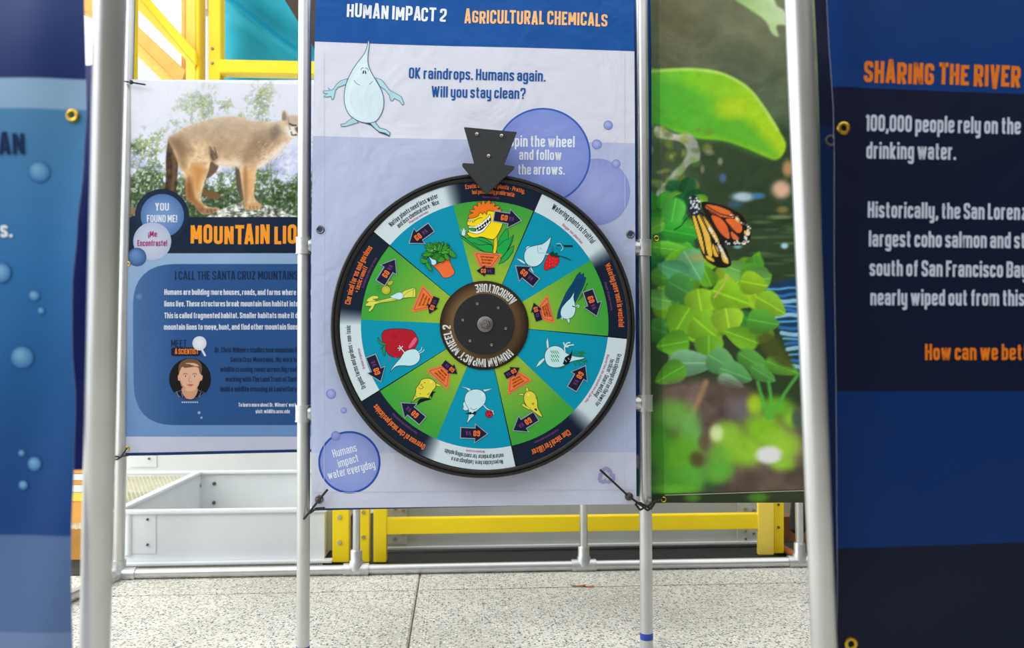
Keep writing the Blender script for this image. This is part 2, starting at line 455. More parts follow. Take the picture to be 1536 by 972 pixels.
class Canvas:
    """print laid on a plane; outlines are taken from the photo and projected onto the real surface"""

    def __init__(s, plane, disp=None, layer=0.0003, step=0.00004):
        s.P = plane; s.disp = disp; s.z = layer; s.step = step
        s.V = []; s.F = []; s.C = []; s.tf = None; s.marks = []

    def view(s, scale=None, ox=0, oy=0):
        s.tf = (scale, ox, oy) if scale else None; return s

    def px(s, p):
        if s.tf: return (p[0] / s.tf[0] + s.tf[1], p[1] / s.tf[0] + s.tf[2])
        return p

    def vert(s, p, c, raw=False):
        u, v = p if raw else s.px(p)
        off = s.z + (s.disp(u, v) if s.disp else 0)
        s.V.append(s.P(u, v, off)); s.C.append(lin(c) if max(c) > 1.0 or c == (0, 0, 0) else c)
        return len(s.V) - 1

    def up(s, k=1): s.z += s.step * k

    def fill(s, pts, col, smooth=False, outline=None, raw=False, cell=None, k=5):
        pts = [p if raw else s.px(p) for p in pts]
        if smooth: pts = smooth_closed(pts, k)
        if outline:
            s._fillraw(pts, col, cell); s.up()
            for q in ribbon_quads(pts, outline[1], True):
                s.F.append([s.vert(tuple(p), outline[0], True) for p in q])
            s.up()
        else:
            s._fillraw(pts, col, cell); s.up()

    def _fillraw(s, pts, col, cell):
        fn = col if callable(col) else (lambda u, v: col)
        if cell:
            bm = bmesh.new()
            vs = [bm.verts.new((p[0], p[1], 0)) for p in pts]
            bm.faces.new(vs)
            xs = [p[0] for p in pts]; ys = [p[1] for p in pts]
            for ax, lo, hi in ((0, min(xs), max(xs)), (1, min(ys), max(ys))):
                c = math.floor(lo / cell) * cell + cell
                while c < hi:
                    co = [0, 0, 0]; co[ax] = c; no = [0, 0, 0]; no[ax] = 1
                    bmesh.ops.bisect_plane(bm, geom=bm.verts[:] + bm.edges[:] + bm.faces[:], plane_co=co, plane_no=no)
                    c += cell
            bmesh.ops.triangulate(bm, faces=bm.faces[:])
            idx = {v: s.vert((v.co.x, v.co.y), fn(v.co.x, v.co.y), True) for v in bm.verts}
            for f in bm.faces: s.F.append([idx[v] for v in f.verts])
            bm.free()
        else:
            ids = [s.vert(p, fn(*p), True) for p in pts]
            for t in tessellate_polygon([[Vector((p[0], p[1], 0)) for p in pts]]):
                s.F.append([ids[i] for i in t])

    def line(s, pts, wd, col, smooth=True, closed=False, k=5):
        pts = [s.px(p) for p in pts]
        if smooth: pts = smooth_closed(pts, k) if closed else smooth_open(pts, k)
        if isinstance(wd, tuple):
            n = len(pts); wd = [wd[0] + (wd[1] - wd[0]) * i / (n - 1) for i in range(n)]
        for q in ribbon_quads(pts, wd, closed):
            s.F.append([s.vert(tuple(p), col, True) for p in q])
        s.up(.5)

    def disc(s, c, r, inner, outer=None, outline=None, ry=None, rings=4, n=36, shift=(0, 0)):
        s.marks.append((len(s.V), len(s.F)))
        c = s.px(c); r = r / (s.tf[0] if s.tf else 1); ry = (ry / (s.tf[0] if s.tf else 1)) if ry else r
        outer = outer or inner
        prev = [s.vert((c[0] + shift[0] * r, c[1] + shift[1] * r), inner, True)]
        for k in range(1, rings + 1):
            t = k / rings; col = tuple(inner[i] * (1 - t * t) + outer[i] * t * t for i in range(3))
            cx = c[0] + shift[0] * r * (1 - t); cy = c[1] + shift[1] * r * (1 - t)
            ring = [s.vert((cx + r * t * math.cos(2 * math.pi * i / n), cy + ry * t * math.sin(2 * math.pi * i / n)), col, True) for i in range(n)]
            for i in range(n):
                j = (i + 1) % n
                if len(prev) == 1: s.F.append([prev[0], ring[i], ring[j]])
                else: s.F.append([prev[i], ring[i], ring[j], prev[j]])
            prev = ring
        s.up()
        if outline:
            pts = [(c[0] + r * math.cos(2 * math.pi * i / n), c[1] + ry * math.sin(2 * math.pi * i / n)) for i in range(n)]
            for q in ribbon_quads(pts, outline[1], True):
                s.F.append([s.vert(tuple(p), outline[0], True) for p in q])
            s.up()

    def text(s, txt, a, b, h, col, t=.15, wob=0, gap=.085):
        s.marks.append((len(s.V), len(s.F)))
        a, b = s.px(a), s.px(b); h = h / (s.tf[0] if s.tf else 1)
        Q, wd = layout(txt, t, gap, wob, random.Random(len(txt)))
        dx, dy = b[0] - a[0], b[1] - a[1]; L = math.hypot(dx, dy); ex = (dx / L, dy / L); ey = (ex[1], -ex[0])
        sx = L / wd
        for q in Q:
            s.F.append([s.vert((a[0] + ex[0] * x * sx + ey[0] * y * h, a[1] + ex[1] * x * sx + ey[1] * y * h), col, True) for x, y in q])
        s.up()

    def ring_text(s, txt, c, r, a0, a1, h, col, t=.15, outward=True):
        """a0 to a1 in degrees (counter-clockwise positive); baseline radius r"""
        s.marks.append((len(s.V), len(s.F)))
        Q, wd = layout(txt, t)
        for q in Q:
            ids = []
            for x, y in q:
                a = math.radians(a0 + (a1 - a0) * x / wd); rr = r + (y * h if outward else -y * h)
                ids.append(s.vert((c[0] + rr * math.cos(a), c[1] - rr * math.sin(a)), col, True))
            s.F.append(ids)
        s.up()

    def grid(s, quad, col, nx=20, ny=20):
        """quad TL TR BR BL"""
        fn = col if callable(col) else (lambda u, v: col)
        ids = []
        for j in range(ny + 1):
            for i in range(nx + 1):
                a, b = i / nx, j / ny
                u = (quad[0][0] * (1 - a) + quad[1][0] * a) * (1 - b) + (quad[3][0] * (1 - a) + quad[2][0] * a) * b
                v = (quad[0][1] * (1 - a) + quad[1][1] * a) * (1 - b) + (quad[3][1] * (1 - a) + quad[2][1] * a) * b
                ids.append(s.vert((u, v), fn(u, v), True))
        for j in range(ny):
            for i in range(nx):
                k = j * (nx + 1) + i
                s.F.append([ids[k], ids[k + 1], ids[k + nx + 2], ids[k + nx + 1]])
        s.up(4)

    def build(s, name, material, parent, smooth=False, label=None):
        if name in ('lettering', 'bubble_print', 'hub_lettering') and len(s.marks) > 1:
            nm = {'lettering': 'text_line', 'bubble_print': 'bubble', 'hub_lettering': 'hub_text'}[name]
            V, F, C, M = s.V, s.F, s.C, s.marks
            if M[0][0] > 0: M = [(0, 0)] + M
            for (v0, f0), (v1, f1) in zip(M, M[1:] + [(len(V), len(F))]):
                if f1 <= f0: continue
                s.V, s.C = V[v0:v1], C[v0:v1]; s.F = [[i - v0 for i in f] for f in F[f0:f1]]; s.marks = []
                s.build(nm, material, parent, smooth, label)
            return
        me = bpy.data.meshes.new(name)
        me.from_pydata([tuple(v) for v in s.V], [], s.F)
        at = me.color_attributes.new('Col', 'FLOAT_COLOR', 'POINT')
        arr = np.ones((len(s.V), 4), np.float32); arr[:, :3] = np.array(s.C, np.float32)
        at.data.foreach_set('color', arr.ravel())
        if smooth: me.polygons.foreach_set('use_smooth', [True] * len(me.polygons))
        # face the viewer
        ob = link(name, me, material, parent)
        s.V, s.F, s.C, s.marks = [], [], [], []
        if label: ob['label'] = label
        return ob


def sheet_solid(name, P, quad, disp, material, parent, back=(200, 202, 215), thick=0.0006, nx=40, ny=50, colf=None, edge=None):
    """banner cloth with front, back and edge; colf gives the printed ground colour"""
    V, C, F = [], [], []
    def q(a, b):
        u = (quad[0][0] * (1 - a) + quad[1][0] * a) * (1 - b) + (quad[3][0] * (1 - a) + quad[2][0] * a) * b
        v = (quad[0][1] * (1 - a) + quad[1][1] * a) * (1 - b) + (quad[3][1] * (1 - a) + quad[2][1] * a) * b
        if edge: u, v = edge(u, v, a, b)
        return u, v
    for side in (0, 1):
        for j in range(ny + 1):
            for i in range(nx + 1):
                u, v = q(i / nx, j / ny)
                V.append(tuple(P(u, v, disp(u, v) - side * thick)))
                C.append(lin(colf(u, v)) if side == 0 else lin(back))
    n = (nx + 1) * (ny + 1)
    for side in (0, 1):
        for j in range(ny):
            for i in range(nx):
                k = side * n + j * (nx + 1) + i
                f = [k, k + 1, k + nx + 2, k + nx + 1]
                F.append(f[::-1] if side == 0 else f)
    rim = [i for i in range(nx + 1)] + [j * (nx + 1) + nx for j in range(1, ny + 1)] + [ny * (nx + 1) + i for i in range(nx - 1, -1, -1)] + [j * (nx + 1) for j in range(ny - 1, 0, -1)]
    for a, b in zip(rim, rim[1:] + rim[:1]): F.append([a, b, b + n, a + n])
    me = bpy.data.meshes.new(name); me.from_pydata(V, [], F)
    at = me.color_attributes.new('Col', 'FLOAT_COLOR', 'POINT')
    arr = np.ones((len(V), 4), np.float32); arr[:, :3] = np.array(C, np.float32); at.data.foreach_set('color', arr.ravel())
    me.polygons.foreach_set('use_smooth', [True] * len(me.polygons)); me.set_sharp_from_angle(angle=math.radians(50))
    return link(name, me, material, parent)


def grommet(P, u, v, r_out, r_in, material, parent, disp=None):
    off = (disp(u, v) if disp else 0)
    c = P(u, v, off)
    o = lathe('grommet', c, P.n, [(r_in, -.001), (r_in, .0018), (r_in * 1.15, .0026), ((r_in + r_out) / 2, .003), (r_out * .94, .0022), (r_out, .0004), (r_out, -.001)], material, parent, 28)
    return o


# numpy paint raster for the photographic prints (ink on vinyl, one colour per mesh point)
class Raster:
    def __init__(s, u0, v0, u1, v1, step, seed=1):
        s.nu = int((u1 - u0) / step) + 1; s.nv = int((v1 - v0) / step) + 1
        s.u = np.linspace(u0, u1, s.nu); s.v = np.linspace(v0, v1, s.nv)
        s.U, s.Vv = np.meshgrid(s.u, s.v); s.img = np.zeros((s.nv, s.nu, 3)); s.rng = np.random.RandomState(seed)
        s.tf = (1, 0, 0)

    def view(s, sc=1, ox=0, oy=0): s.tf = (sc, ox, oy)
    def p(s, q): return (q[0] / s.tf[0] + s.tf[1], q[1] / s.tf[0] + s.tf[2])

    def noise(s, cell, octaves=3):
        out = np.zeros_like(s.U); amp = 1; tot = 0
        for o in range(octaves):
            gx = (s.U - s.u[0]) / cell; gy = (s.Vv - s.v[0]) / cell
            g = s.rng.rand(int(gy.max()) + 3, int(gx.max()) + 3)
            ix, iy = gx.astype(int), gy.astype(int); fx, fy = gx - ix, gy - iy
            fx = fx * fx * (3 - 2 * fx); fy = fy * fy * (3 - 2 * fy)
            out += amp * (g[iy, ix] * (1 - fx) * (1 - fy) + g[iy, ix + 1] * fx * (1 - fy) + g[iy + 1, ix] * (1 - fx) * fy + g[iy + 1, ix + 1] * fx * fy)
            tot += amp; amp *= .55; cell = max(cell / 2, 1.2)
        return out / tot

    def blend(s, a, c):
        if not isinstance(c, np.ndarray): c = np.array(c, float)
        a = np.clip(a, 0, 1)[..., None]; s.img = s.img * (1 - a) + c * a

    def poly(s, pts, c, soft=1.0, a=1.0, smooth=True, grad=None, tex=None):
        pts = [s.p(q) for q in pts]
        if smooth: pts = smooth_closed(pts, 4)
        P = np.array(pts); m = soft + 2
        iu = np.where((s.u > P[:, 0].min() - m) & (s.u < P[:, 0].max() + m))[0]; iv = np.where((s.v > P[:, 1].min() - m) & (s.v < P[:, 1].max() + m))[0]
        if len(iu) == 0 or len(iv) == 0: return
        sl = (slice(iv[0], iv[-1] + 1), slice(iu[0], iu[-1] + 1)); X, Y = s.U[sl], s.Vv[sl]
        ins = np.zeros(X.shape, bool); d = np.full(X.shape, 1e9)
        for (x0, y0), (x1, y1) in zip(P, np.roll(P, -1, 0)):
            if y0 != y1:
                ins ^= ((Y < y0) != (Y < y1)) & (X < (x1 - x0) * (Y - y0) / (y1 - y0) + x0)
            L2 = (x1 - x0) ** 2 + (y1 - y0) ** 2 + 1e-9
            t = np.clip(((X - x0) * (x1 - x0) + (Y - y0) * (y1 - y0)) / L2, 0, 1)
            d = np.minimum(d, (X - x0 - t * (x1 - x0)) ** 2 + (Y - y0 - t * (y1 - y0)) ** 2)
        d = np.sqrt(d); sd = np.where(ins, d, -d)
        al = np.clip(.5 + sd / (2 * soft), 0, 1) * a
        col = np.array(c, float)
        if grad is not None:      # (other colour, direction x, y): mixed across the shape
            c2, gx, gy = grad
            t = ((X - P[:, 0].min()) * gx / (np.ptp(P[:, 0]) + 1e-6) + (Y - P[:, 1].min()) * gy / (np.ptp(P[:, 1]) + 1e-6))
            if gx < 0: t = t - gx
            if gy < 0: t = t - gy
            t = np.clip(t, 0, 1)[..., None]; col = col * (1 - t) + np.array(c2, float) * t
        if tex is not None: col = col * (1 + tex[1] * (tex[0][sl][..., None] - .5))
        s.img[sl] = s.img[sl] * (1 - al[..., None]) + col * al[..., None]

    def leaf(s, c, rx, ry, ang, col, soft=1.2, a=1.0, col2=None, vein=True):
        c = s.p(c); rx /= s.tf[0]; ry /= s.tf[0]; th = math.radians(ang)
        x = (s.U - c[0]) * math.cos(th) + (s.Vv - c[1]) * math.sin(th); y = -(s.U - c[0]) * math.sin(th) + (s.Vv - c[1]) * math.cos(th)
        # heart-like leaf: wide near the stalk, pointed at the tip
        hw = ry * (1 - 0.45 * x / rx)
        d = 1 - np.sqrt((x / rx) ** 2 + (y / np.maximum(hw, ry * .2)) ** 2)
        al = np.clip(.5 + d * min(rx, ry) / (2 * soft), 0, 1) * a
        col = np.array(col, float); c2 = np.array(col2 if col2 is not None else col * .72, float)
        t = np.clip(.5 + .5 * y / ry, 0, 1)[..., None]; cc = col * (1 - t) + c2 * t
        if vein: cc = cc * (1 + .22 * np.exp(-(y / (ry * .07)) ** 2))[..., None]
        s.img = s.img * (1 - al[..., None]) + cc * al[..., None]

    def blob(s, c, rx, ry, col, a=1.0, ang=0, hard=2.0):
        c = s.p(c); rx /= s.tf[0]; ry /= s.tf[0]; th = math.radians(ang)
        x = (s.U - c[0]) * math.cos(th) + (s.Vv - c[1]) * math.sin(th); y = -(s.U - c[0]) * math.sin(th) + (s.Vv - c[1]) * math.cos(th)
        s.blend(a * np.exp(-((x / rx) ** 2 + (y / ry) ** 2) ** hard), col)

    def line(s, pts, wd, col, soft=.7, a=1.0):
        pts = smooth_open([s.p(q) for q in pts], 4) if len(pts) > 2 else [s.p(q) for q in pts]
        d = np.full(s.U.shape, 1e9)
        for (x0, y0), (x1, y1) in zip(pts, pts[1:]):
            L2 = (x1 - x0) ** 2 + (y1 - y0) ** 2 + 1e-9
            t = np.clip(((s.U - x0) * (x1 - x0) + (s.Vv - y0) * (y1 - y0)) / L2, 0, 1)
            d = np.minimum(d, (s.U - x0 - t * (x1 - x0)) ** 2 + (s.Vv - y0 - t * (y1 - y0)) ** 2)
        s.blend(np.clip(.5 + (wd / 2 - np.sqrt(d)) / (2 * soft), 0, 1) * a, col)

    def build(s, name, P, disp, off, material, parent, label=None):
        V = [tuple(P(u, v, disp(u, v) + off)) for v in s.v for u in s.u]
        k = np.arange((s.nv - 1) * s.nu).reshape(s.nv - 1, s.nu)[:, :-1].ravel()
        F = np.stack([k, k + 1, k + s.nu + 1, k + s.nu], 1)[:, ::-1]
        me = bpy.data.meshes.new(name); me.from_pydata(V, [], F.tolist())
        c = np.clip(s.img, 0, 255).reshape(-1, 3) / 255
        c = np.where(c <= .04045, c / 12.92, ((c + .055) / 1.055) ** 2.4)
        arr = np.ones((len(V), 4), np.float32); arr[:, :3] = c
        at = me.color_attributes.new('Col', 'FLOAT_COLOR', 'POINT'); at.data.foreach_set('color', arr.ravel())
        me.polygons.foreach_set('use_smooth', [True] * len(me.polygons))
        o = link(name, me, material, parent)
        if label: o['label'] = label
        return o


# ------------------------------------------------------------------ the setting: floor, ceiling, walls, windows
joint_a, joint_b = on_floor(630, 862), on_floor(612, 972)
JX = joint_a.x + (joint_a.x - joint_b.x) * 0.0
JS = (joint_b.x - joint_a.x) / (joint_b.y - joint_a.y)
YSEAM = on_floor(800, 882).y
bm = bmesh.new(); add_box(bm, -4.5, 4.5, -3.0, 7.0, -0.06, -0.006)
floor = from_bm('floor', bm, M_joint); tag(floor, kind='structure')
rows = [-3.0, -1.2, YSEAM - 1.9, YSEAM, YSEAM + 1.9, 6.9]
cols = [-4.45, -3.1, -1.55, 0.0, 1.55, 3.1, 4.45]
for r0, r1 in zip(rows, rows[1:]):
    for c0, c1 in zip(cols, cols[1:]):
        bm = bmesh.new(); g = 0.0022
        def xx(c, y): return (c + JX + JS * (y - joint_a.y)) if abs(c) < 4 else c
        vs = []
        for z in (-0.05, 0.0):
            for (c, s_) in ((c0, 1), (c1, -1)):
                for (y, t_) in ((r0, 1), (r1, -1)):
                    vs.append(bm.verts.new((xx(c, y) + g * s_, y + g * .5 * t_, z)))
        for f in ((0, 1, 3, 2), (4, 6, 7, 5), (0, 4, 5, 1), (2, 3, 7, 6), (0, 2, 6, 4), (1, 5, 7, 3)):
            bm.faces.new([vs[i] for i in f])
        bmesh.ops.recalc_face_normals(bm, faces=bm.faces)
        bmesh.ops.bevel(bm, geom=[e for e in bm.edges if all(v.co.z > -.001 for v in e.verts)], offset=.003, segments=2, affect='EDGES')
        from_bm('slab', bm, M_floor, floor)

tag(box('ceiling', -4.5, 4.5, 5.6, 7.0, 4.4, 4.5, M_brown), kind='structure')
tag(box('wall_back', 0.05, 4.5, 6.9, 7.0, 0, 4.4, M_brown), kind='structure')
tag(box('added_wall_front', -4.5, 4.5, -3.1, -3.0, 0, 3.6, mat('grey_brown_wall', (104, 98, 92), .8, noise=.1)), kind='structure')  # unseen, added behind the camera to cut front light and darken reflections
tag(box('added_wall_right', 4.4, 4.5, -3.0, 6.9, 0, 3.6, M_brown), kind='structure')  # unseen, added so glossy surfaces reflect something dark on the right
# glazed wall far behind on the left, daylight beyond
wy = 6.9
win = tag(box('window_1', -4.5, 0.05, wy, wy + .08, 0.0, 0.12, M_white), kind='structure')
for x in (-4.42, -3.42, -2.62, -2.05, -1.48, -0.9, -0.02):
    box('mullion', x - .03, x + .03, wy, wy + .08, .12, 4.4, M_white, win)
box('transom', -4.5, 0.05, wy + .01, wy + .07, 2.2, 2.27, M_white, win)
glass = bpy.data.materials.new('window_glass'); glass.use_nodes = True
gb = glass.node_tree.nodes['Principled BSDF']; gb.inputs['Transmission Weight'].default_value = 1; gb.inputs['Roughness'].default_value = 0.0
gb.inputs['IOR'].default_value = 1.02; gb.inputs['Base Color'].default_value = (.96, .98, 1, 1)
box('pane', -4.5, 0.05, wy + .035, wy + .041, .12, 4.4, glass, win)

# ------------------------------------------------------------------ wheel stand (two pipes, crossbars behind the banner)
Yp = 2.085; PP = Plane(Y=Yp); RP = 0.0158
stand = thing('pipe_stand', 'aluminium pipe stand of two upright tubes holding the spinning wheel banner', 'stand', (0, Yp, 0))
def post_line(P, u0, v0, u1, v1):
    a, b = P(u0, v0), P(u1, v1); d = (b - a) / (b.z - a.z)
    return a + d * (0.0 - a.z), a + d * (1.95 - a.z)
lb, lt = post_line(PP, 457.5, 0, 454.5, 972); rb, rt = post_line(PP, 962, 0, 970, 972)
def at_z(b, t, z): return b + (t - b) * ((z - b.z) / (t.z - b.z))
for b_, t_, nm in ((lb, lt, 'l'), (rb, rt, 'r')):
    po = tube('upright_pipe', b_, t_, RP, M_alu, stand)
    if nm == 'r':
        zt = PP(970, 953.5).z
        tp = tube('tape_band', at_z(b_, t_, zt - .008), at_z(b_, t_, zt + .008), RP + .0006, M_tape, po)
        tp['label'] = 'blue tape band around the pipe'
zt = PP(455, 973).z
tp = tube('tape_band', at_z(lb, lt, zt - .007), at_z(lb, lt, zt + .007), RP + .0006, mat('purple_tape', (66, 60, 150), .4), stand); tp['label'] = 'purple tape band near the foot of the left pipe'
for vL, vR in ((369, 372), (620, 604.5)):
    zL, zR = PP(457, vL).z, PP(965, vR).z
    A, B = at_z(lb, lt, zL), at_z(rb, rt, zR)
    tube('crossbar', A + Vector((.02, .0, 0)), B - Vector((.02, 0, 0)), .0125, M_alu, stand)
    for p, s_, bb, tt in ((A, 1, lb, lt), (B, -1, rb, rt)):
        bm = bmesh.new(); d = (tt - bb).normalized()
        add_tube(bm, p - d * .019, p + d * .019, RP + .0042, 28)
        add_lathe(bm, p + Vector((s_ * .012, 0, 0)), (s_, 0, 0), [(.019, 0), (.019, .010), (.0165, .016), (.0165, .034), (0, .034)], 24)
        for k in (-1, 1): add_tube(bm, p + d * k * .0175, p + d * k * .0205, RP + .0052, 28)
        f_ = from_bm('tee_fitting', bm, M_fit, stand, True)
tube('crossbar', at_z(lb, lt, 1.93), at_z(rb, rt, 1.93), .0125, M_alu, stand)
wc = Plane(Y=2.02)(727, 487)
box('bracket_strap', wc.x - .025, wc.x + .025, 2.098, 2.104, PP(727, 625).z, PP(727, 195).z, M_greyd, stand)

# ------------------------------------------------------------------ central wheel banner
PB = Plane(Y=2.062)
def cdisp(u, v): return 0.0022 * math.sin(u / 62.0 + 1.0) * math.cos(v / 240.0) + 0.0015 * math.sin(v / 95.0 + u / 180.0)
banner = thing('wheel_banner', 'pale lilac vinyl banner with a blue heading strip behind the spinning wheel', 'banner', tuple(PB(710, 757)))
quad = [(474, -16), (951.5, -16), (954.3, 756), (467.2, 763)]
def lerp(a, b, t): return a + (b - a) * t
C_PALE, C_MID, C_LOW = (218, 221, 236), (182, 192, 224), (200, 205, 226)
def ccol(u, v): return C_PALE
def cedge(u, v, a, b):
    return u - 3.5 * math.sin(b * math.pi) * (1 - a), v
sheet_solid('banner_sheet', PB, quad, cdisp, M_vinyl, banner, back=(150, 160, 190), colf=lambda u, v: C_PALE, edge=cedge, nx=46, ny=74)
cv = Canvas(PB, cdisp, layer=.0003, step=.00002)
def left_u(v): return 474 + (467.2 - 474) * (v + 16) / 779 - 3.5 * math.sin((v + 16) / 779 * math.pi)
def right_u(v): return 951.5 + 2.8 * (v + 16) / 772
def hstripe(vl0, vr0, vl1, vr1, col, n=8):
    for k in range(n):
        t0, t1 = k / n, (k + 1) / n
        a0, a1 = lerp(vl0, vl1, t0), lerp(vl0, vl1, t1); b0, b1 = lerp(vr0, vr1, t0), lerp(vr0, vr1, t1)
        z = cv.z; cv.grid([(left_u(a0), a0), (right_u(b0), b0), (right_u(b1), b1), (left_u(a1), a1)], col, 46, max(1, int((a1 - a0) / 11))); cv.z = z
    cv.up(3)
hstripe(-16, -16, 62.5, 76.5, (8, 82, 160), 2)
hstripe(204, 215, 680, 678.5, C_MID, 8)
hstripe(680, 678.5, 762.6, 755.6, C_LOW, 2)
cv.build('colour_bands', M_vinyl, banner, True)
cv = Canvas(PB, cdisp, layer=.0006, step=.00002)
# blue hem peeping out below on the left
prism('rear_hem', Plane(Y=2.072), [(484, 758), (830, 751), (830, 757.3), (488, 765.5), (472, 766)], .001, mat('navy_hem', (20, 62, 120), .5), banner)
cv.disc((895, 288), 50, (158, 168, 222), (140, 152, 214), rings=10)
cv.disc((814, 234), 70.5, (140, 156, 224), (128, 146, 218), ((52, 92, 188), 2.6), rings=12, n=60, shift=(.1, -.2))
for (u, v, r) in ((912, 188, 7), (895, 217, 7.5), (924, 246, 6.6), (496.7, 591, 7.6), (515.7, 615.6, 4.6)):
    cv.disc((u, v), r, (168, 180, 232), (118, 132, 200), shift=(-.3, -.35))
cv.disc((524, 693.4), 45.3, (150, 164, 222), (132, 150, 214), ((38, 76, 168), 3.0), rings=8, n=60, shift=(0, -.1))
cv.disc((503.6, 654), 7.2, (150, 158, 218), (112, 122, 190), shift=(-.3, -.35))
cv.build('bubble_print', M_vinyl, banner, True)
cv = Canvas(PB, cdisp, layer=.0010, step=.00002)
WH = (235, 240, 250)
cv.text('HUMAN IMPACT 2', (520, 25.8), (669.5, 32.6), 20.5, WH, .165, wob=.07)
cv.text('AGRICULTURAL CHEMICALS', (696.5, 34.2), (911, 39.8), 19.5, (255, 196, 130), .17, wob=.07)
cv.text('OK raindrops. Humans again.', (613, 117), (818, 122.8), 16.5, (18, 84, 160), .145)
cv.text('Will you stay clean?', (647, 145), (788, 148.8), 16.5, (18, 84, 160), .145)
cv.text('Spin the wheel', (763, 220.3), (861.7, 221.6), 17, (232, 240, 252), .165)
cv.text('and follow', (778.5, 240.2), (842, 241), 15.8, (232, 240, 252), .165)
cv.text('the arrows.', (776.8, 262.4), (847, 262.6), 15.5, (232, 240, 252), .165)
cv.text('Humans', (500.6, 686.5), (536.2, 676.6), 12, (222, 232, 248), .14)
cv.text('impact', (508.6, 701.6), (539, 692), 12, (222, 232, 248), .14)
cv.text('water everyday', (493, 719.5), (563.5, 701.5), 12, (222, 232, 248), .14)
cv.build('lettering', M_vinyl, banner)
# raindrop walking
cv = Canvas(PB, cdisp, layer=.0010, step=.00002).view(6.07, 480, 50)
OL, DR = (88, 104, 140), (214, 236, 244)
LB = (176, 218, 230)
cv.fill([(355, 805), (460, 835), (500, 870), (540, 905), (600, 925), (632, 940), (640, 915), (560, 880), (500, 820), (440, 800)], (62, 66, 104))
cv.fill([(250, 412), (190, 430), (150, 465), (125, 505), (100, 520), (72, 492), (88, 522), (30, 525), (32, 545), (72, 550), (34, 575), (60, 580), (100, 572), (108, 600), (122, 600), (132, 560), (140, 520), (165, 490), (235, 465)], LB, outline=((110, 140, 160), 1.0))
cv.fill([(505, 402), (560, 422), (600, 470), (632, 515), (690, 545), (740, 575), (763, 640), (750, 650), (725, 615), (675, 588), (662, 610), (645, 610), (630, 560), (590, 510), (545, 480)], LB, outline=((110, 140, 160), 1.0))
cv.fill([(300, 768), (260, 795), (230, 820), (190, 828), (195, 848), (240, 845), (300, 825), (350, 810)], LB, outline=((110, 130, 150), 1.0))
cv.fill([(455, 815), (500, 805), (540, 860), (600, 875), (638, 905), (632, 930), (590, 905), (540, 895), (500, 865)], LB, outline=((90, 105, 140), 1.0))
cv.fill([(438, 66), (428, 120), (405, 180), (350, 255), (300, 325), (262, 400), (235, 470), (220, 560), (224, 640), (250, 715), (300, 770), (370, 805), (440, 815), (505, 800), (550, 745), (577, 670), (578, 590), (555, 510), (510, 430), (465, 350), (438, 280), (436, 200), (446, 120), (448, 80)], DR, True, outline=(OL, 1.1), k=4)
cv.fill([(428, 290), (330, 420), (300, 560), (330, 700), (400, 770), (330, 760), (270, 690), (250, 560), (290, 420), (390, 280)], (222, 242, 248), True)
cv.line([(308, 425), (330, 455), (370, 472), (410, 475), (450, 462), (480, 435)], .9, (110, 130, 150))
cv.line([(372, 335), (380, 318), (398, 312)], 1.0, (110, 125, 150)); cv.line([(410, 315), (432, 320), (442, 340)], 1.0, (110, 125, 150))
cv.fill([(396, 335), (402, 350), (396, 368), (388, 365), (388, 350)], (50, 54, 84), True); cv.fill([(410, 335), (420, 350), (420, 368), (412, 368), (408, 350)], (50, 54, 84), True)
cv.build('raindrop_illustration', M_vinyl, banner)
# recycling sign print and sewn hems
cv = Canvas(PB, cdisp, layer=.0010, step=.00002)
RC = (160, 160, 204)
for k in range(3):
    a = math.radians(90 + 120 * k)
    def rot(x, y): return (909.5 + x * math.cos(a) - y * math.sin(a), 714 - (x * math.sin(a) + y * math.cos(a)))
    cv.fill([rot(8, -9), rot(14, -2), rot(14, 3), rot(9, 9), rot(5, 6), rot(9, 1), rot(4, -5)], RC)
    cv.fill([rot(11, 4), rot(3, 11), rot(3, 2)], RC)
cv.build('recycling_symbol', M_vinyl, banner)
cv = Canvas(PB, cdisp, layer=.0010)
for us in (487, 937): cv.line([(us - 1 * (us < 600), 80 + i * 60) for i in range(12)], .6, (208, 211, 230), smooth=False)
cv.line([(470 + i * 44, 739 - i * .4) for i in range(12)], .7, (190, 196, 218), smooth=False)
cv.build('hem_stitching', M_vinyl, banner)
for (u, v) in ((480.5, 344.5), (945.5, 351.5), (478.5, 749), (943, 744.5)):
    g_ = grommet(PB, u, v, .0105, .006, M_darkg, banner, lambda a, b: cdisp(a, b) + .001)
    P0 = PB(u, v, cdisp(u, v) + .0024)
    lathe('eyelet_hole', P0, PB.n, [(0, 0), (.006, 0)], mat('hole_shadow', (40, 58, 110), .8) if 'hole_shadow' not in bpy.data.materials else bpy.data.materials['hole_shadow'], g_, 20)

# rear banner of the same stand, a narrow strip shows beside the right upright
PR = Plane(Y=2.125)
nd = lambda u, v: 0.0
rear = thing('rear_banner', 'blue banner hung behind the right upright of the wheel stand, only its edge showing', 'banner', tuple(PR(900, 750)))
def rcol(u, v):
    return (24, 78, 158) if v < 682 else ((150, 152, 162) if v < 701 else (24, 84, 92))
sheet_solid('banner_sheet', PR, [(480, -16), (984.5, -16), (982.5, 744), (480, 752)], nd, M_vinyl, rear, colf=rcol, nx=8, ny=190)

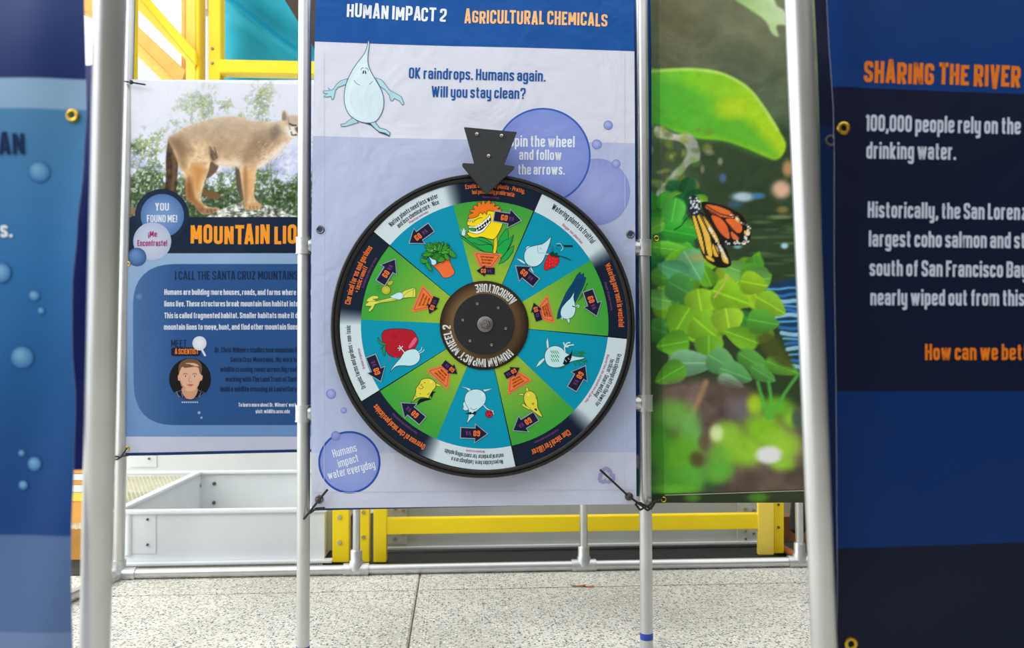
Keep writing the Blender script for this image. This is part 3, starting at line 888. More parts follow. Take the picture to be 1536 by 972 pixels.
# ------------------------------------------------------------------ the wheel
PW = Plane(Y=2.02); CU, CVv = 727.0, 487.4
PXM = (PW(CU + 1, CVv) - PW(CU, CVv)).length
wheel = thing('spinning_wheel', 'round black rimmed prize wheel with ten green and teal picture segments', 'wheel', tuple(PW(CU, CVv)))
wcp = PW(CU, CVv); R = lambda px: px * PXM
lathe('backing_disc', wcp + Vector((0, .001, 0)), (0, -1, 0), [(0, -.02), (R(226), -.02), (R(226), -.0005), (0, -.0005)], M_black, wheel, 120)
lathe('rim', wcp, (0, -1, 0), [(R(216.5), -.004), (R(216.5), .0035), (R(218.5), .0055), (R(221.2), .0055), (R(221.8), .0025), (R(223), .002), (R(223.6), .0055), (R(226.5), .0055), (R(228.2), .002), (R(228.4), -.018), (R(226), -.024), (R(216), -.024), (R(216.5), -.004)], M_rubber, wheel, 160)
SEAM = [66.6, 140.2, 212.0, 282.5, 354.6, 426.6]
MIDS = [104.7, 177.6, 247.1, 316.5, 391.4]
RIN, RCOL, ROUT = 64.0, 185.5, 217.0
def pol(r, a): a = math.radians(a); return (CU + r * math.cos(a), CVv - r * math.sin(a))
G0, G1 = (150, 186, 58), (62, 160, 60)
T0, T1 = (0, 150, 178), (0, 146, 178)
DK, LT = (16, 30, 50), (206, 222, 228)
def mix(a, b, t): t = max(0, min(1, t)); return tuple(a[i] * (1 - t) + b[i] * t for i in range(3))
def polgrid(cv, r0, r1, a0, a1, fn, nr, na):
    ids = [[cv.vert(pol(lerp(r0, r1, j / nr), lerp(a0, a1, i / na)), fn(j / nr, lerp(a0, a1, i / na)), True) for i in range(na + 1)] for j in range(nr + 1)]
    for j in range(nr):
        for i in range(na):
            cv.F.append([ids[j][i], ids[j][i + 1], ids[j + 1][i + 1], ids[j + 1][i]])
    cv.up()
panels = []
for k in range(5):
    a0, a1, m_ = SEAM[k] + .28, SEAM[k + 1] - .28, MIDS[k]
    bm = bmesh.new(); n = 22
    top = []; bot = []
    for i in range(n + 1):
        a = lerp(a0, a1, i / n); top.append([bm.verts.new(PW(*pol(r, a), .0018)) for r in (RIN - 2, ROUT)]); bot.append([bm.verts.new(PW(*pol(r, a), -.0006)) for r in (RIN - 2, ROUT)])
    for i in range(n):
        bm.faces.new((top[i][0], top[i + 1][0], top[i + 1][1], top[i][1])); bm.faces.new((bot[i][0], bot[i][1], bot[i + 1][1], bot[i + 1][0]))
        bm.faces.new((top[i][1], top[i + 1][1], bot[i + 1][1], bot[i][1])); bm.faces.new((top[i][0], bot[i][0], bot[i + 1][0], top[i + 1][0]))
    for i in (0, n): bm.faces.new((top[i][0], top[i][1], bot[i][1], bot[i][0]))
    pan = from_bm('face_panel', bm, M_black, wheel); panels.append(pan)
    c = Canvas(PW, None, layer=.0020, step=.00004)
    polgrid(c, RIN - 2, RCOL, a0, m_, lambda t, a: mix(G0, G1, t * 1.25 - .15), 8, 12); c.build('green_segment', M_gloss, pan, label='green half of the panel')
    polgrid(c, RIN - 2, RCOL, m_, a1, lambda t, a: mix(T0, T1, t), 4, 12); c.build('teal_segment', M_gloss, pan, label='teal half of the panel')
    polgrid(c, RCOL, ROUT, a0, a1, lambda t, a: mix(LT, DK, (m_ + 2.5 - a) / 7.0), 2, 72); c.build('text_band', M_gloss, pan)
def wcanvas(l=.0022): return Canvas(PW, None, layer=l, step=.00003)
OR, PU = (240, 118, 44), (112, 62, 122)
# outer band lettering, clockwise
def band(k, lines, col, c2=None):
    c = wcanvas()
    for txt, a0, a1, r, h, cc in lines:
        c.ring_text(txt, (CU, CVv), r, a0, a1, h, cc, .15 if h > 4.5 else .13)
    c.build('lettering', M_gloss, panels[k])
BK = (34, 44, 60); PK = (176, 84, 142)
band(0, [('Exotic and native plants - Pretty,', 98.0, 73.2, 205.5, 6.6, OR), ('but potentially problematic', 95.4, 77, 196.5, 6.6, OR), ('Plantas exoticas', 91, 83.5, 190, 3.2, PU),
         ('Native plants need less water', 133.6, 110, 202.5, 7.6, BK), ('and less chemical care - Nice', 131.5, 110.5, 193.5, 7.2, BK), ('Plantas nativas', 126.5, 116.5, 188.2, 3.6, PK)], 0)
band(1, [('Chemical farms and gardens', 171.4, 145.5, 203.5, 8.8, OR), ('= toxic runoff', 165.8, 153.8, 195, 7.2, OR), ('Granjas y jardines quimicos', 163, 148.2, 189.5, 3.4, PU),
         ('Organic farms and gardens = non-toxic', 207.8, 180.2, 201, 7.2, BK), ('Granjas organicas', 200, 190.5, 190.5, 4, PK)], 0)
band(2, [('Overuse of chemical pesticides', 243.8, 216.2, 200, 9, OR), ('Uso excesivo de pesticidas', 238, 224, 190, 3.4, PU),
         ('No pesticides here. Ladybugs are a', 277.6, 256, 203.5, 6.6, BK), ('natural predator for controlling aphids', 278.2, 252.3, 194.5, 6.6, BK), ('Mariquitas en el jardin', 270, 261.5, 188.6, 3.4, PK)], 0)
band(3, [('Chemical Fertilizer', 308.5, 290.2, 199.5, 9.5, OR), ('Fertilizante quimico', 305, 293, 190, 3.4, PU),
         ('Grass clippings left on the lawn for', 347.8, 324, 203.5, 6.6, BK), ('fertilizer - Smart and Easy!', 345, 327, 195, 6.6, BK), ('Recortes de cesped en el jardin', 346.5, 322.5, 188.6, 3.6, PK)], 0)
band(4, [('Watering pavement is wasteful', 386.5, 359.2, 200.5, 8.6, OR), ('Regar el pavimento', 379.5, 366.5, 190, 3.4, PU),
         ('Watering plants is fruitful', 420.2, 397.2, 200.5, 8.8, BK), ('Regar las plantas', 412.2, 400, 188.6, 4, PK)], 0)

def arrow(c, tip, tail, L=40, big=True):
    """dark arrow with GO / VA, pale border when big"""
    t = Vector(tip); d = (t - Vector(tail)); Ln = d.length; d.normalize(); n = Vector((d.y, -d.x))
    hl, hw, sw = (17.5, 13.2, 7.2) if big else (13, 8.6, 5)
    def shape(e):
        return [t + d * e * 1.6, t - d * (hl + e) + n * (hw + e * 1.5), t - d * (hl + e * .6) + n * (sw + e), t - d * (Ln + e) + n * (sw + e), t - d * (Ln + e) - n * (sw + e), t - d * (hl + e * .6) - n * (sw + e), t - d * (hl + e) - n * (hw + e * 1.5)]
    if big: c.fill([tuple(p) for p in shape(1.3)], (150, 164, 188))
    c.fill([tuple(p) for p in shape(0)], (24, 28, 54))
    # lettering reads along the shaft; upright for the wheel's own top
    rad = Vector((t.x - CU, t.y - CVv)); 
    return t, d, n, Ln
def golet(c, t, d, n, Ln, big, go_at, flip):
    h = 8.8 if big else 6.6; wd = 10 if big else 7.5
    ex = d if not flip else -d; up = Vector((ex.y, -ex.x))
    g = t - d * go_at; a = g - ex * wd / 2 - up * h / 2; b = g + ex * wd / 2 - up * h / 2
    c.text('GO', tuple(a), tuple(b), h, OR, .2)
    return g
ARROWS = [  # panel, tip, tail, big, GO distance from tip, flip, VA distance
    (0, (781, 331), (741.5, 324.5), 1, 25, 0, 14), (0, (714.5, 406.3), (742, 406.8), 0, 10.5, 1, 19.5),
    (0, (614.5, 364.6), (646.5, 341.5), 1, 15.5, 1, 28),
    (1, (592.6, 389.6), (571, 424), 1, 25.5, 0, 14), (1, (644, 471), (655, 446), 0, 10.5, 1, 19.5), (1, (571, 571.5), (556.5, 534.5), 1, 15.5, 1, 28),
    (2, (602.5, 604.6), (633.6, 630.6), 1, 26, 0, 14), (2, (686, 561), (665, 544), 0, 10.5, 1, 19.5), (2, (730.5, 650.5), (691.5, 649), 1, 15.5, 1, 28),
    (3, (770, 645.2), (803.5, 624.5), 1, 26, 0, 14), (3, (779.5, 551.5), (757.5, 564), 0, 10.5, 1, 19.5), (3, (877.6, 549.3), (858, 583), 1, 15.5, 1, 28),
    (4, (894.6, 473.5), (881.8, 436.5), 1, 25.5, 0, 14), (4, (800.5, 454.2), (808.5, 481), 0, 10.5, 1, 19.5), (4, (774, 399.5), (803.6, 424), 1, 15.5, 1, 28)]
TRI = [(0, [(709, 378), (754, 381.5), (738, 402.5), (719.5, 401)]), (1, [(634, 427), (616.5, 468.5), (648, 462), (652, 448)]),
       (2, [(639, 555), (665.6, 547.5), (675.5, 559.5), (672, 585)]), (3, [(761.5, 592.5), (763, 565), (779, 557.5), (798.5, 570)]), (4, [(821, 442), (807.5, 458.6), (813.5, 479.5), (832.5, 485.5)])]
def rounded(pts, r): return round_path(pts, r, True, 3)
NOTE = ['Exotics have invaded!', 'The cost makes a', 'disaster of plants']
for k, q in TRI:
    c = wcanvas(.0026)
    c.fill(rounded(q, 3.2), (244, 122, 44))
    cen = Vector((sum(p[0] for p in q) / 4, sum(p[1] for p in q) / 4))
    inn = [tuple(cen + (Vector(p) - cen) * .80) for p in q]
    c.line(rounded(inn, 2), 1.0, (140, 74, 140), smooth=False, closed=True)
    # three rows of fine print parallel to the outer side
    a, b = Vector(q[0]), Vector(q[1]); cc, dd = Vector(q[2]), Vector(q[3])
    if k == 0: A, B, C2, D = a, b, cc, dd
    elif k == 1: A, B, C2, D = Vector(q[1]), Vector(q[0]), Vector(q[3]), Vector(q[2])
    elif k == 2: A, B, C2, D = Vector(q[3]), Vector(q[0]), Vector(q[1]), Vector(q[2])
    elif k == 3: A, B, C2, D = Vector(q[3]), Vector(q[0]), Vector(q[1]), Vector(q[2])
    else: A, B, C2, D = Vector(q[0]), Vector(q[3]), Vector(q[2]), Vector(q[1])
    for r_, (f, txt) in enumerate(zip((.34, .54, .74), NOTE)):
        p = A.lerp(D, f).lerp(B.lerp(C2, f), .22); e = A.lerp(D, f).lerp(B.lerp(C2, f), .78)
        c.text(txt, tuple(p), tuple(e), 3.3, (60, 36, 40), .16)
    c.build('warning_sign_print', M_gloss, panels[k])

# ---- cartoons ----
INK = (20, 34, 40)
# top: toothy flower
c = wcanvas(.0024).view(6.95, 670, 290)
lf = (32, 165, 72)
c.fill([(130, 425), (200, 470), (290, 455), (400, 470), (470, 520), (490, 620), (400, 612), (330, 590), (240, 530), (160, 470)], lf, outline=(INK, .7))
c.fill([(520, 560), (560, 450), (620, 370), (632, 350), (645, 430), (640, 480), (700, 430), (680, 510), (640, 590), (600, 640), (570, 690), (520, 610)], lf, outline=(INK, .7))
c.fill([(560, 700), (600, 640), (660, 570), (700, 545), (690, 610), (640, 680), (590, 720), (540, 740)], lf, outline=(INK, .7))
c.line([(150, 440), (260, 520), (340, 580), (395, 612)], .8, INK); c.line([(270, 510), (340, 540), (430, 530), (480, 550)], .7, INK)
c.line([(530, 560), (590, 500), (640, 480)], .6, INK); c.line([(320, 480), (400, 510), (470, 540)], .6, INK)
c.line([(590, 660), (650, 560), (690, 440)], .6, INK)
c.fill([(495, 450), (524, 450), (528, 540), (512, 628), (480, 628), (492, 540)], (236, 206, 30), outline=(INK, .6))
c.fill([(225, 270), (260, 240), (350, 200), (440, 180), (520, 195), (580, 250), (585, 310), (560, 380), (520, 450), (480, 482), (420, 470), (360, 455), (290, 465), (240, 450), (215, 410), (300, 400), (330, 370), (222, 335), (215, 300)], (250, 222, 20), True, outline=(INK, .8), k=4)
c.fill([(222, 345), (270, 345), (330, 340), (385, 290), (430, 250), (450, 220), (462, 290), (430, 340), (380, 400), (320, 425), (260, 415), (228, 395), (240, 370)], (240, 244, 240), True, outline=(INK, .7), k=4)
c.fill([(285, 365), (340, 350), (400, 300), (450, 255), (455, 290), (410, 340), (360, 385), (300, 400), (285, 395)], (24, 28, 30), True)
c.fill([(240, 362), (290, 362), (292, 398), (250, 395)], (60, 150, 70), True)
for i in range(6):
    x, y = 305 + i * 26, 352 - i * 17
    c.fill([(x - 12, y - 4), (x + 12, y - 10), (x + 2, y + 22)], (244, 246, 242)); c.fill([(x - 2, y + 48), (x + 22, y + 36), (x + 6, y + 22)], (244, 246, 242))
pet = [(228, 255), (232, 225), (275, 205), (240, 190), (250, 172), (290, 172), (275, 140), (300, 125), (325, 140), (320, 105), (345, 95), (362, 118), (368, 85), (392, 82), (402, 110), (430, 82), (458, 85), (452, 112), (490, 100), (505, 118), (495, 140), (540, 130), (550, 148), (530, 165), (570, 170), (560, 190), (500, 192), (430, 182), (415, 225), (395, 195), (375, 222), (350, 200), (330, 235), (300, 250), (260, 262)]
c.fill(pet, (240, 120, 30), True, outline=(INK, .6), k=3)
c.disc((235, 282), 13, (235, 240, 235), outline=(INK, .5)); c.disc((275, 290), 12, (235, 240, 235), outline=(INK, .5)); c.disc((232, 284), 5, INK); c.disc((272, 292), 5, INK)
c.line([(285, 290), (330, 262), (372, 255)], .6, INK)
c.fill([(178, 362), (195, 400), (192, 440), (172, 445), (155, 430), (160, 400)], (196, 228, 240), True, outline=((70, 130, 150), .5))
c.line([(190, 400), (205, 385)], .7, (190, 225, 238)); c.line([(155, 400), (150, 380)], .7, (190, 225, 238))
c.build('flower_illustration', M_gloss, panels[0])
# potted plant
c = wcanvas(.0024).view(7.48, 560, 300)
c.fill([(650, 735), (700, 722), (800, 680), (830, 600), (850, 605), (862, 650), (858, 690), (885, 750), (912, 800), (905, 835), (850, 870), (800, 878), (775, 865), (740, 810), (690, 755)], (240, 112, 58), outline=(INK, .7))
rr = random.Random(5)
c.fill([(600, 640), (590, 560), (640, 500), (720, 470), (800, 500), (830, 580), (800, 660), (720, 690), (640, 670)], (44, 132, 40), True)
GR = (56, 150, 44)
for i in range(46):
    a = rr.uniform(-.3, 3.5); rad = rr.uniform(.25, 1.0)
    bx, by = 715 + 60 * math.cos(a) * rad, 600 - 40 * math.sin(a) * rad
    L_ = rr.uniform(65, 110) * (1 - .15 * rad); a2 = a + rr.uniform(-.35, .35)
    ex, ey = bx + 150 * rad * math.cos(a) * .55 + L_ * .5 * math.cos(a2), by - 130 * rad * math.sin(a) * .6 - L_ * .6 * math.sin(a2)
    d = Vector((ex - bx, ey - by)); nn = Vector((d.y, -d.x)).normalized() * rr.uniform(14, 22); m1 = Vector((bx, by)) + d * .45
    sh = rr.uniform(.85, 1.2)
    c.fill([(bx, by), tuple(m1 + nn), (ex, ey), tuple(m1 - nn)], (GR[0] * sh, GR[1] * sh, GR[2] * sh), True, outline=(INK, .45), k=3)
for q in ([(860, 560), (905, 590), (930, 640), (890, 645), (850, 610)], [(600, 690), (650, 760), (658, 800), (610, 770), (590, 730)], [(530, 655), (580, 665), (620, 690), (570, 715), (540, 700)], [(760, 640), (800, 660), (790, 690), (740, 700), (720, 680)], [(800, 600), (850, 640), (840, 680), (800, 650)]):
    c.fill(q, GR, True, outline=(INK, .5))
c.fill([(625, 640), (660, 665), (700, 680), (706, 715), (680, 732), (655, 722), (650, 690)], (196, 230, 242), True, outline=((70, 120, 150), .5))
for x, y in ((660, 570), (690, 555)): c.disc((x, y), 9, (225, 235, 225), outline=(INK, .4)); c.disc((x, y), 4, INK)
c.build('potted_plant_illustration', M_gloss, panels[0])
# celery
c = wcanvas(.0024).view(4.86, 540, 380)
CE = (216, 220, 92)
c.disc((190, 268), 34, (196, 200, 62), (160, 168, 40), outline=(INK, .45)); c.fill([(200, 210), (240, 200), (235, 225), (210, 235)], (176, 180, 50), True, outline=(INK, .4)); c.fill([(150, 205), (170, 215), (185, 235), (160, 225)], (186, 186, 60), True, outline=(INK, .4))
for i in range(4): c.line([(110 + i * 8, 245 + i * 12), (150, 235 + i * 18)], .5, (60, 110, 40))
c.fill([(40, 372), (75, 345), (120, 350), (200, 330), (255, 318), (330, 270), (395, 250), (405, 260), (406, 320), (350, 322), (310, 330), (230, 350), (150, 360), (110, 372), (95, 405), (70, 428), (62, 415), (85, 385), (45, 385)], CE, outline=((90, 100, 40), .6))
c.fill([(60, 330), (95, 310), (132, 315), (130, 330), (95, 335), (120, 345), (75, 352), (50, 350)], CE, True, outline=((90, 100, 40), .5))
c.line([(310, 325), (340, 290), (400, 258)], .5, (120, 130, 60)); c.line([(130, 355), (230, 340), (330, 322)], .5, (120, 130, 60)); c.line([(392, 255), (386, 318)], .5, (120, 130, 60))
c.fill([(222, 318), (250, 300), (285, 285), (310, 295), (315, 320), (290, 338), (262, 332)], (200, 232, 244), True, outline=((70, 120, 150), .5))
c.build('celery_illustration', M_gloss, panels[1])
# apple
c.__init__(PW, None, .0024, .00003); c.view(4.86, 540, 380)
c.fill([(160, 590), (185, 560), (250, 550), (330, 552), (390, 568), (410, 600), (425, 640), (400, 690), (360, 730), (300, 755), (250, 758), (205, 735), (185, 690), (165, 650)], (176, 26, 44), True, outline=(INK, .7))
c.fill([(355, 680), (385, 630), (405, 612), (415, 630), (395, 665), (365, 692)], (226, 96, 128), True)
c.disc((248, 605), 44, (166, 24, 42), (182, 32, 50))
c.fill([(130, 612), (150, 640), (185, 660), (190, 670), (160, 668), (135, 645)], (30, 140, 90), True, outline=(INK, .5)); c.fill([(165, 690), (182, 672), (186, 710), (178, 750), (165, 720)], (30, 140, 90), True, outline=(INK, .5))
c.line([(180, 670), (150, 695)], .8, (70, 50, 40))
c.fill([(200, 770), (220, 765), (212, 782)], (200, 50, 80)); c.fill([(250, 755), (270, 752), (262, 775)], (200, 50, 90))
DW = (196, 230, 238)
c.fill([(220, 862), (250, 815), (290, 770), (325, 720), (370, 700), (410, 702), (435, 735), (435, 775), (410, 805), (370, 820), (310, 818), (262, 825)], DW, True, outline=(INK, .6), k=4)
c.line([(338, 745), (318, 715), (298, 690)], 1.3, DW); c.line([(298, 690), (275, 692)], 1.2, DW); c.line([(298, 690), (288, 672)], 1.2, DW); c.line([(298, 692), (312, 676)], 1.2, DW); c.line([(296, 694), (285, 710)], 1.2, DW)
c.line([(425, 718), (445, 705), (452, 682)], 1.0, DW); c.line([(432, 730), (462, 712), (468, 700)], 1.0, DW)
c.build('apple_illustration', M_gloss, panels[1])
# yellow villain drop
c = wcanvas(.0024).view(6.08, 590, 520)
YL = (224, 214, 66)
c.fill([(215, 525), (240, 478), (290, 470), (350, 478), (300, 492), (250, 510), (225, 530)], (18, 20, 22), True)
c.fill([(328, 400), (350, 380), (362, 410), (388, 408), (365, 430), (350, 470), (335, 440), (318, 425)], (18, 20, 22))
c.fill([(298, 250), (318, 290), (326, 290), (310, 262)], YL, outline=(INK, .4)); c.fill([(385, 332), (420, 345), (445, 365), (410, 360), (388, 355)], YL, outline=(INK, .4))
c.fill([(160, 512), (185, 470), (205, 420), (210, 375), (235, 345), (255, 305), (300, 288), (350, 295), (385, 330), (385, 370), (360, 400), (335, 440), (320, 468), (270, 462), (215, 470)], YL, True, outline=(INK, .7), k=4)
c.line([(228, 370), (250, 385), (275, 370), (250, 350), (268, 340)], .6, INK); c.line([(280, 325), (292, 332)], 1.0, INK); c.line([(240, 425), (250, 432)], .8, INK); c.line([(310, 440), (330, 420)], .7, INK); c.line([(200, 445), (215, 460)], .6, INK)
c.disc((345, 320), 16, (238, 232, 130), YL)
c.build('yellow_drop_illustration', M_gloss, panels[2])
# drop carrying a ladybird
c = wcanvas(.0024).view(6.08, 590, 520)
c.fill([(617, 362), (690, 378), (710, 395), (690, 405), (670, 385)], DW, outline=((60, 110, 130), .5)); c.fill([(815, 390), (850, 388), (902, 382), (860, 402), (830, 410)], DW, outline=((60, 110, 130), .5))
c.fill([(668, 700), (682, 650), (690, 600), (680, 560), (655, 520), (650, 470), (670, 420), (720, 392), (780, 390), (830, 420), (845, 470), (830, 520), (790, 560), (755, 590), (735, 630), (700, 665)], DW, True, outline=((40, 70, 90), .8), k=4)
c.fill([(650, 500), (635, 520), (640, 545), (635, 570), (660, 582), (685, 570), (668, 540)], DW, True, outline=((40, 70, 90), .6))
c.fill([(650, 612), (690, 600), (706, 592), (718, 606), (740, 588), (760, 592), (745, 622), (718, 614), (700, 620), (685, 614)], (18, 24, 28))
c.line([(700, 555), (730, 575), (765, 560)], .6, (60, 90, 110)); c.line([(822, 530), (848, 560), (880, 580), (912, 588)], 1.3, DW); c.line([(905, 588), (915, 618)], 1.0, DW)
c.disc((873, 613), 33, (206, 30, 44), (190, 22, 38), outline=((50, 20, 24), .7)); c.disc((862, 600), 6, (30, 16, 18)); c.disc((888, 600), 6, (30, 16, 18)); c.disc((874, 628), 7, (30, 16, 18))
c.disc((815, 440), 18, (222, 242, 248), DW)
c.build('ladybird_drop_illustration', M_gloss, panels[2])
# yellow drop
c = wcanvas(.0024).view(5.72, 760, 490)
c.fill([(165, 560), (165, 525), (182, 522), (186, 545), (205, 560)], YL, outline=(INK, .45)); c.fill([(98, 578), (140, 572), (150, 590), (105, 588)], YL, outline=(INK, .45))
c.fill([(150, 585), (175, 555), (215, 555), (250, 590), (262, 640), (265, 690), (285, 730), (305, 775), (265, 755), (225, 725), (180, 690), (150, 640)], YL, True, outline=(INK, .7), k=4)
c.fill([(128, 672), (145, 660), (165, 678), (200, 700), (195, 712), (150, 690)], YL, True, outline=(INK, .45))
c.line([(222, 660), (232, 650)], .7, INK); c.fill([(235, 705), (255, 700), (262, 722), (245, 720)], (30, 30, 34)); c.line([(215, 655), (225, 668), (236, 660)], .6, INK); c.line([(245, 600), (256, 620)], .6, INK)
c.disc((185, 585), 14, (242, 236, 150), YL)
c.build('tired_drop_illustration', M_gloss, panels[3])
# grass drop
c.__init__(PW, None, .0024, .00003); c.view(5.72, 760, 490)
c.fill([(350, 92), (338, 130), (345, 190), (362, 185), (358, 130)], DW, outline=((40, 90, 110), .5)); c.fill([(250, 350), (275, 300), (320, 265), (325, 285), (290, 325)], DW, outline=((40, 90, 110), .5))
rr = random.Random(9)
for (x0, y0, x1, y1, n_) in ((560, 235, 650, 230, 10), (560, 315, 670, 300, 10), (390, 345, 470, 330, 7)):
    for i in range(n_):
        x, y = rr.uniform(x0, x1), rr.uniform(min(y0, y1) - 8, max(y0, y1) + 12); a = rr.uniform(-1, 1)
        c.line([(x, y), (x + 34 * math.cos(a), y + 30 * math.sin(a))], 1.3, (34, 128, 50))
c.fill([(325, 260), (335, 210), (370, 175), (420, 165), (470, 182), (500, 215), (540, 240), (600, 258), (672, 262), (640, 280), (580, 292), (530, 310), (490, 335), (440, 350), (380, 345), (340, 315)], DW, True, outline=((40, 80, 100), .8), k=4)
for x in (395, 412, 430, 448):
    for y in (205, 240, 275): c.line([(x - 20 + (y - 200) * .08, y), (x - 2, y + 26)], 1.1, (50, 150, 50))
c.fill([(480, 320), (500, 262), (530, 245), (545, 235), (562, 195), (556, 262), (545, 290), (530, 318), (500, 328)], (16, 20, 24))
c.line([(500, 285), (512, 302)], .7, (220, 230, 235)); c.line([(525, 268), (535, 282)], .7, (220, 230, 235))
c.line([(500, 215), (494, 180), (500, 165)], 1.8, DW)
for q in ([(500, 165), (485, 135)], [(500, 165), (520, 140), (545, 138)], [(505, 168), (540, 160), (575, 156)], [(500, 172), (530, 172)], [(488, 150), (500, 160)]): c.line(q, 1.9, DW)
c.build('grass_drop_illustration', M_gloss, panels[3])
# drop falling on pavement
c = wcanvas(.0024).view(6.07, 760, 340)
NV = (6, 70, 110)
c.fill([(455, 838), (470, 760), (500, 690), (540, 600), (600, 510), (640, 440), (668, 412), (672, 440), (700, 425), (702, 460), (722, 465), (700, 540), (660, 620), (625, 690), (560, 760), (500, 815), (475, 838)], NV, outline=((8, 40, 60), .5))
for i in range(4): c.line([(480 + i * 30, 790 - i * 30), (560 + i * 28, 620 - i * 10), (640 + i * 18, 480)], .7, (4, 44, 76))
for i in range(4): c.line([(640 + i * 14, 690 - i * 12), (690 + i * 12, 600 - i * 24), (735, 505 + i * 10)], .45, (40, 90, 50))
c.fill([(613, 600), (608, 650), (620, 700), (625, 760), (605, 815), (560, 840), (515, 835), (490, 800), (498, 745), (540, 690), (580, 650)], DW, True, outline=((40, 80, 100), .7), k=4)
c.fill([(495, 810), (500, 850), (508, 850), (512, 825)], DW, outline=((40, 80, 100), .4)); c.fill([(545, 842), (560, 875), (568, 878), (575, 850), (568, 838)], DW, outline=((40, 80, 100), .4))
c.line([(595, 722), (610, 728), (625, 730)], 1.4, (24, 28, 34)); c.line([(625, 728), (650, 715), (655, 730), (642, 735)], 1.2, DW)
c.build('pavement_drop_illustration', M_gloss, panels[4])
# drop with strawberry
c.__init__(PW, None, .0024, .00003); c.view(6.07, 760, 340)
c.fill([(85, 288), (130, 300), (165, 325), (170, 345), (130, 325)], DW, outline=((40, 90, 110), .5)); c.fill([(190, 350), (215, 355), (235, 390), (250, 425), (225, 405)], DW, outline=((40, 90, 110), .5))
c.fill([(175, 215), (180, 185), (205, 178), (225, 190), (200, 210)], DW, True, outline=((40, 90, 110), .5))
c.fill([(402, 92), (395, 140), (375, 200), (355, 250), (335, 300), (300, 345), (250, 365), (195, 350), (162, 305), (162, 240), (195, 195), (250, 175), (320, 160), (370, 125)], DW, True, outline=((40, 80, 100), .8), k=4)
c.line([(280, 178), (282, 215), (290, 238), (340, 240)], .5, (70, 110, 130)); c.line([(300, 195), (318, 205)], .6, (70, 110, 130)); c.line([(290, 335), (330, 300)], 1.0, (226, 244, 250))
c.line([(345, 248), (380, 255), (400, 262)], 1.4, DW)
c.fill([(375, 262), (400, 250), (440, 258), (475, 295), (472, 330), (440, 365), (400, 380), (360, 398), (338, 380), (345, 330)], (214, 30, 40), True, outline=((90, 20, 30), .6))
for i in range(12): c.disc((365 + (i % 4) * 26, 290 + (i // 4) * 30 + (i % 2) * 8), 2.5, (230, 150, 120))
c.fill([(390, 245), (420, 225), (430, 248), (460, 240), (455, 262), (478, 275), (445, 280), (425, 268), (405, 272)], (16, 66, 44), outline=(INK, .5))
c.line([(465, 265), (520, 280), (580, 305)], 1.2, (24, 40, 34)); c.line([(455, 175), (500, 170), (598, 178)], .8, (24, 30, 34)); c.line([(520, 178), (600, 178)], 2.4, (20, 26, 34), smooth=False)
c.line([(452, 160), (480, 155), (500, 175), (510, 200), (492, 222)], .8, (190, 215, 220)); c.line([(400, 150), (390, 180), (420, 180), (400, 215), (430, 200), (410, 235)], .5, (40, 100, 120)); c.line([(440, 190), (470, 210), (480, 235)], .5, (40, 100, 120))
c.build('strawberry_drop_illustration', M_gloss, panels[4])
for k, tip, tail, big, go_at, flip, va_at in ARROWS:
    c = wcanvas(.0034 if big else .0036)
    t, d, n, Ln = arrow(c, tip, tail, big=bool(big))
    golet(c, t, d, n, Ln, big, go_at, flip)
    ex = d if not flip else -d; up_ = Vector((ex.y, -ex.x)); g = t - d * va_at; h = 6 if big else 4.6; wv = 8 if big else 6
    c.text('VA', tuple(g - ex * wv / 2 - up_ * h / 2), tuple(g + ex * wv / 2 - up_ * h / 2), h, (112, 52, 118), .15)
    c.build('arrow_print', M_gloss, panels[k])

# hub
hub = from_bm_none = None
c = Canvas(PW, None, layer=.0046, step=.00004); HC = (726.3, 488.0)
bm = bmesh.new(); add_lathe(bm, PW(*HC), (0, -1, 0), [(0, .0015), (R(66.5), .0015), (R(66.5), .0042), (0, .0042)], 96)
hub = from_bm('hub_ring', bm, M_black, wheel, True)
polold = (CU, CVv); CU, CVv = HC
ids = None
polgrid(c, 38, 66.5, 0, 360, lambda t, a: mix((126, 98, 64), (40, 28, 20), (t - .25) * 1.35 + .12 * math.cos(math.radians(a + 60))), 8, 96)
c.ring_text('AGRICULTURE', HC, 62.2, 37.5, 103.5, 12.5, (214, 220, 218), .17, outward=False)
c.ring_text('HUMAN IMPACT WHEEL 2', HC, 50.2, -44.5, -180.5, 12.3, (214, 220, 218), .17)
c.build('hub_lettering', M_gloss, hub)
CU, CVv = polold
HP = (725.8, 486.5)
M_black2 = mat('black_hub_plate', (20, 23, 27), 0.5, noise=0.25, bump=0.0004, scale=180)
plate = lathe('hub_plate', PW(*HP), (0, -1, 0), [(0, .004), (R(45.6), .004), (R(45.6), .0125), (R(45.0), .0135), (0, .0135)], M_black2, wheel, 96)
for (u, v) in ((715.7, 456.3), (747, 462.3), (758, 493), (737, 517.5), (705, 511.3), (694.3, 480.4)):
    lathe('bolt', PW(u, v, .0135), (0, -1, 0), [(0, -.002), (.0042, -.002), (.0042, .001), (.0033, .0024), (.0016, .0026), (.0014, .0016), (0, .0016)], M_steel, plate, 18)
AX = (727.4, 486.8)
lathe('washer', PW(*AX, .0135), (0, -1, 0), [(.004, 0), (R(11.7), 0), (R(11.7), .003), (R(11.2), .0036), (.004, .0036)], mat('grey_washer', (126, 124, 124), .4, .6), plate, 40)
lathe('centre_nut', PW(*AX, .0171), (0, -1, 0), [(.004, 0), (R(7.4), 0), (R(7.4), .007), (R(6.4), .009), (.005, .009)], M_steel, plate, 6)
lathe('axle_bolt', PW(*AX, .0171), (0, -1, 0), [(0, 0), (.0062, 0), (.0062, .012), (.0054, .0135), (.003, .0135), (.0024, .0115), (0, .0115)], M_steel, plate, 24)
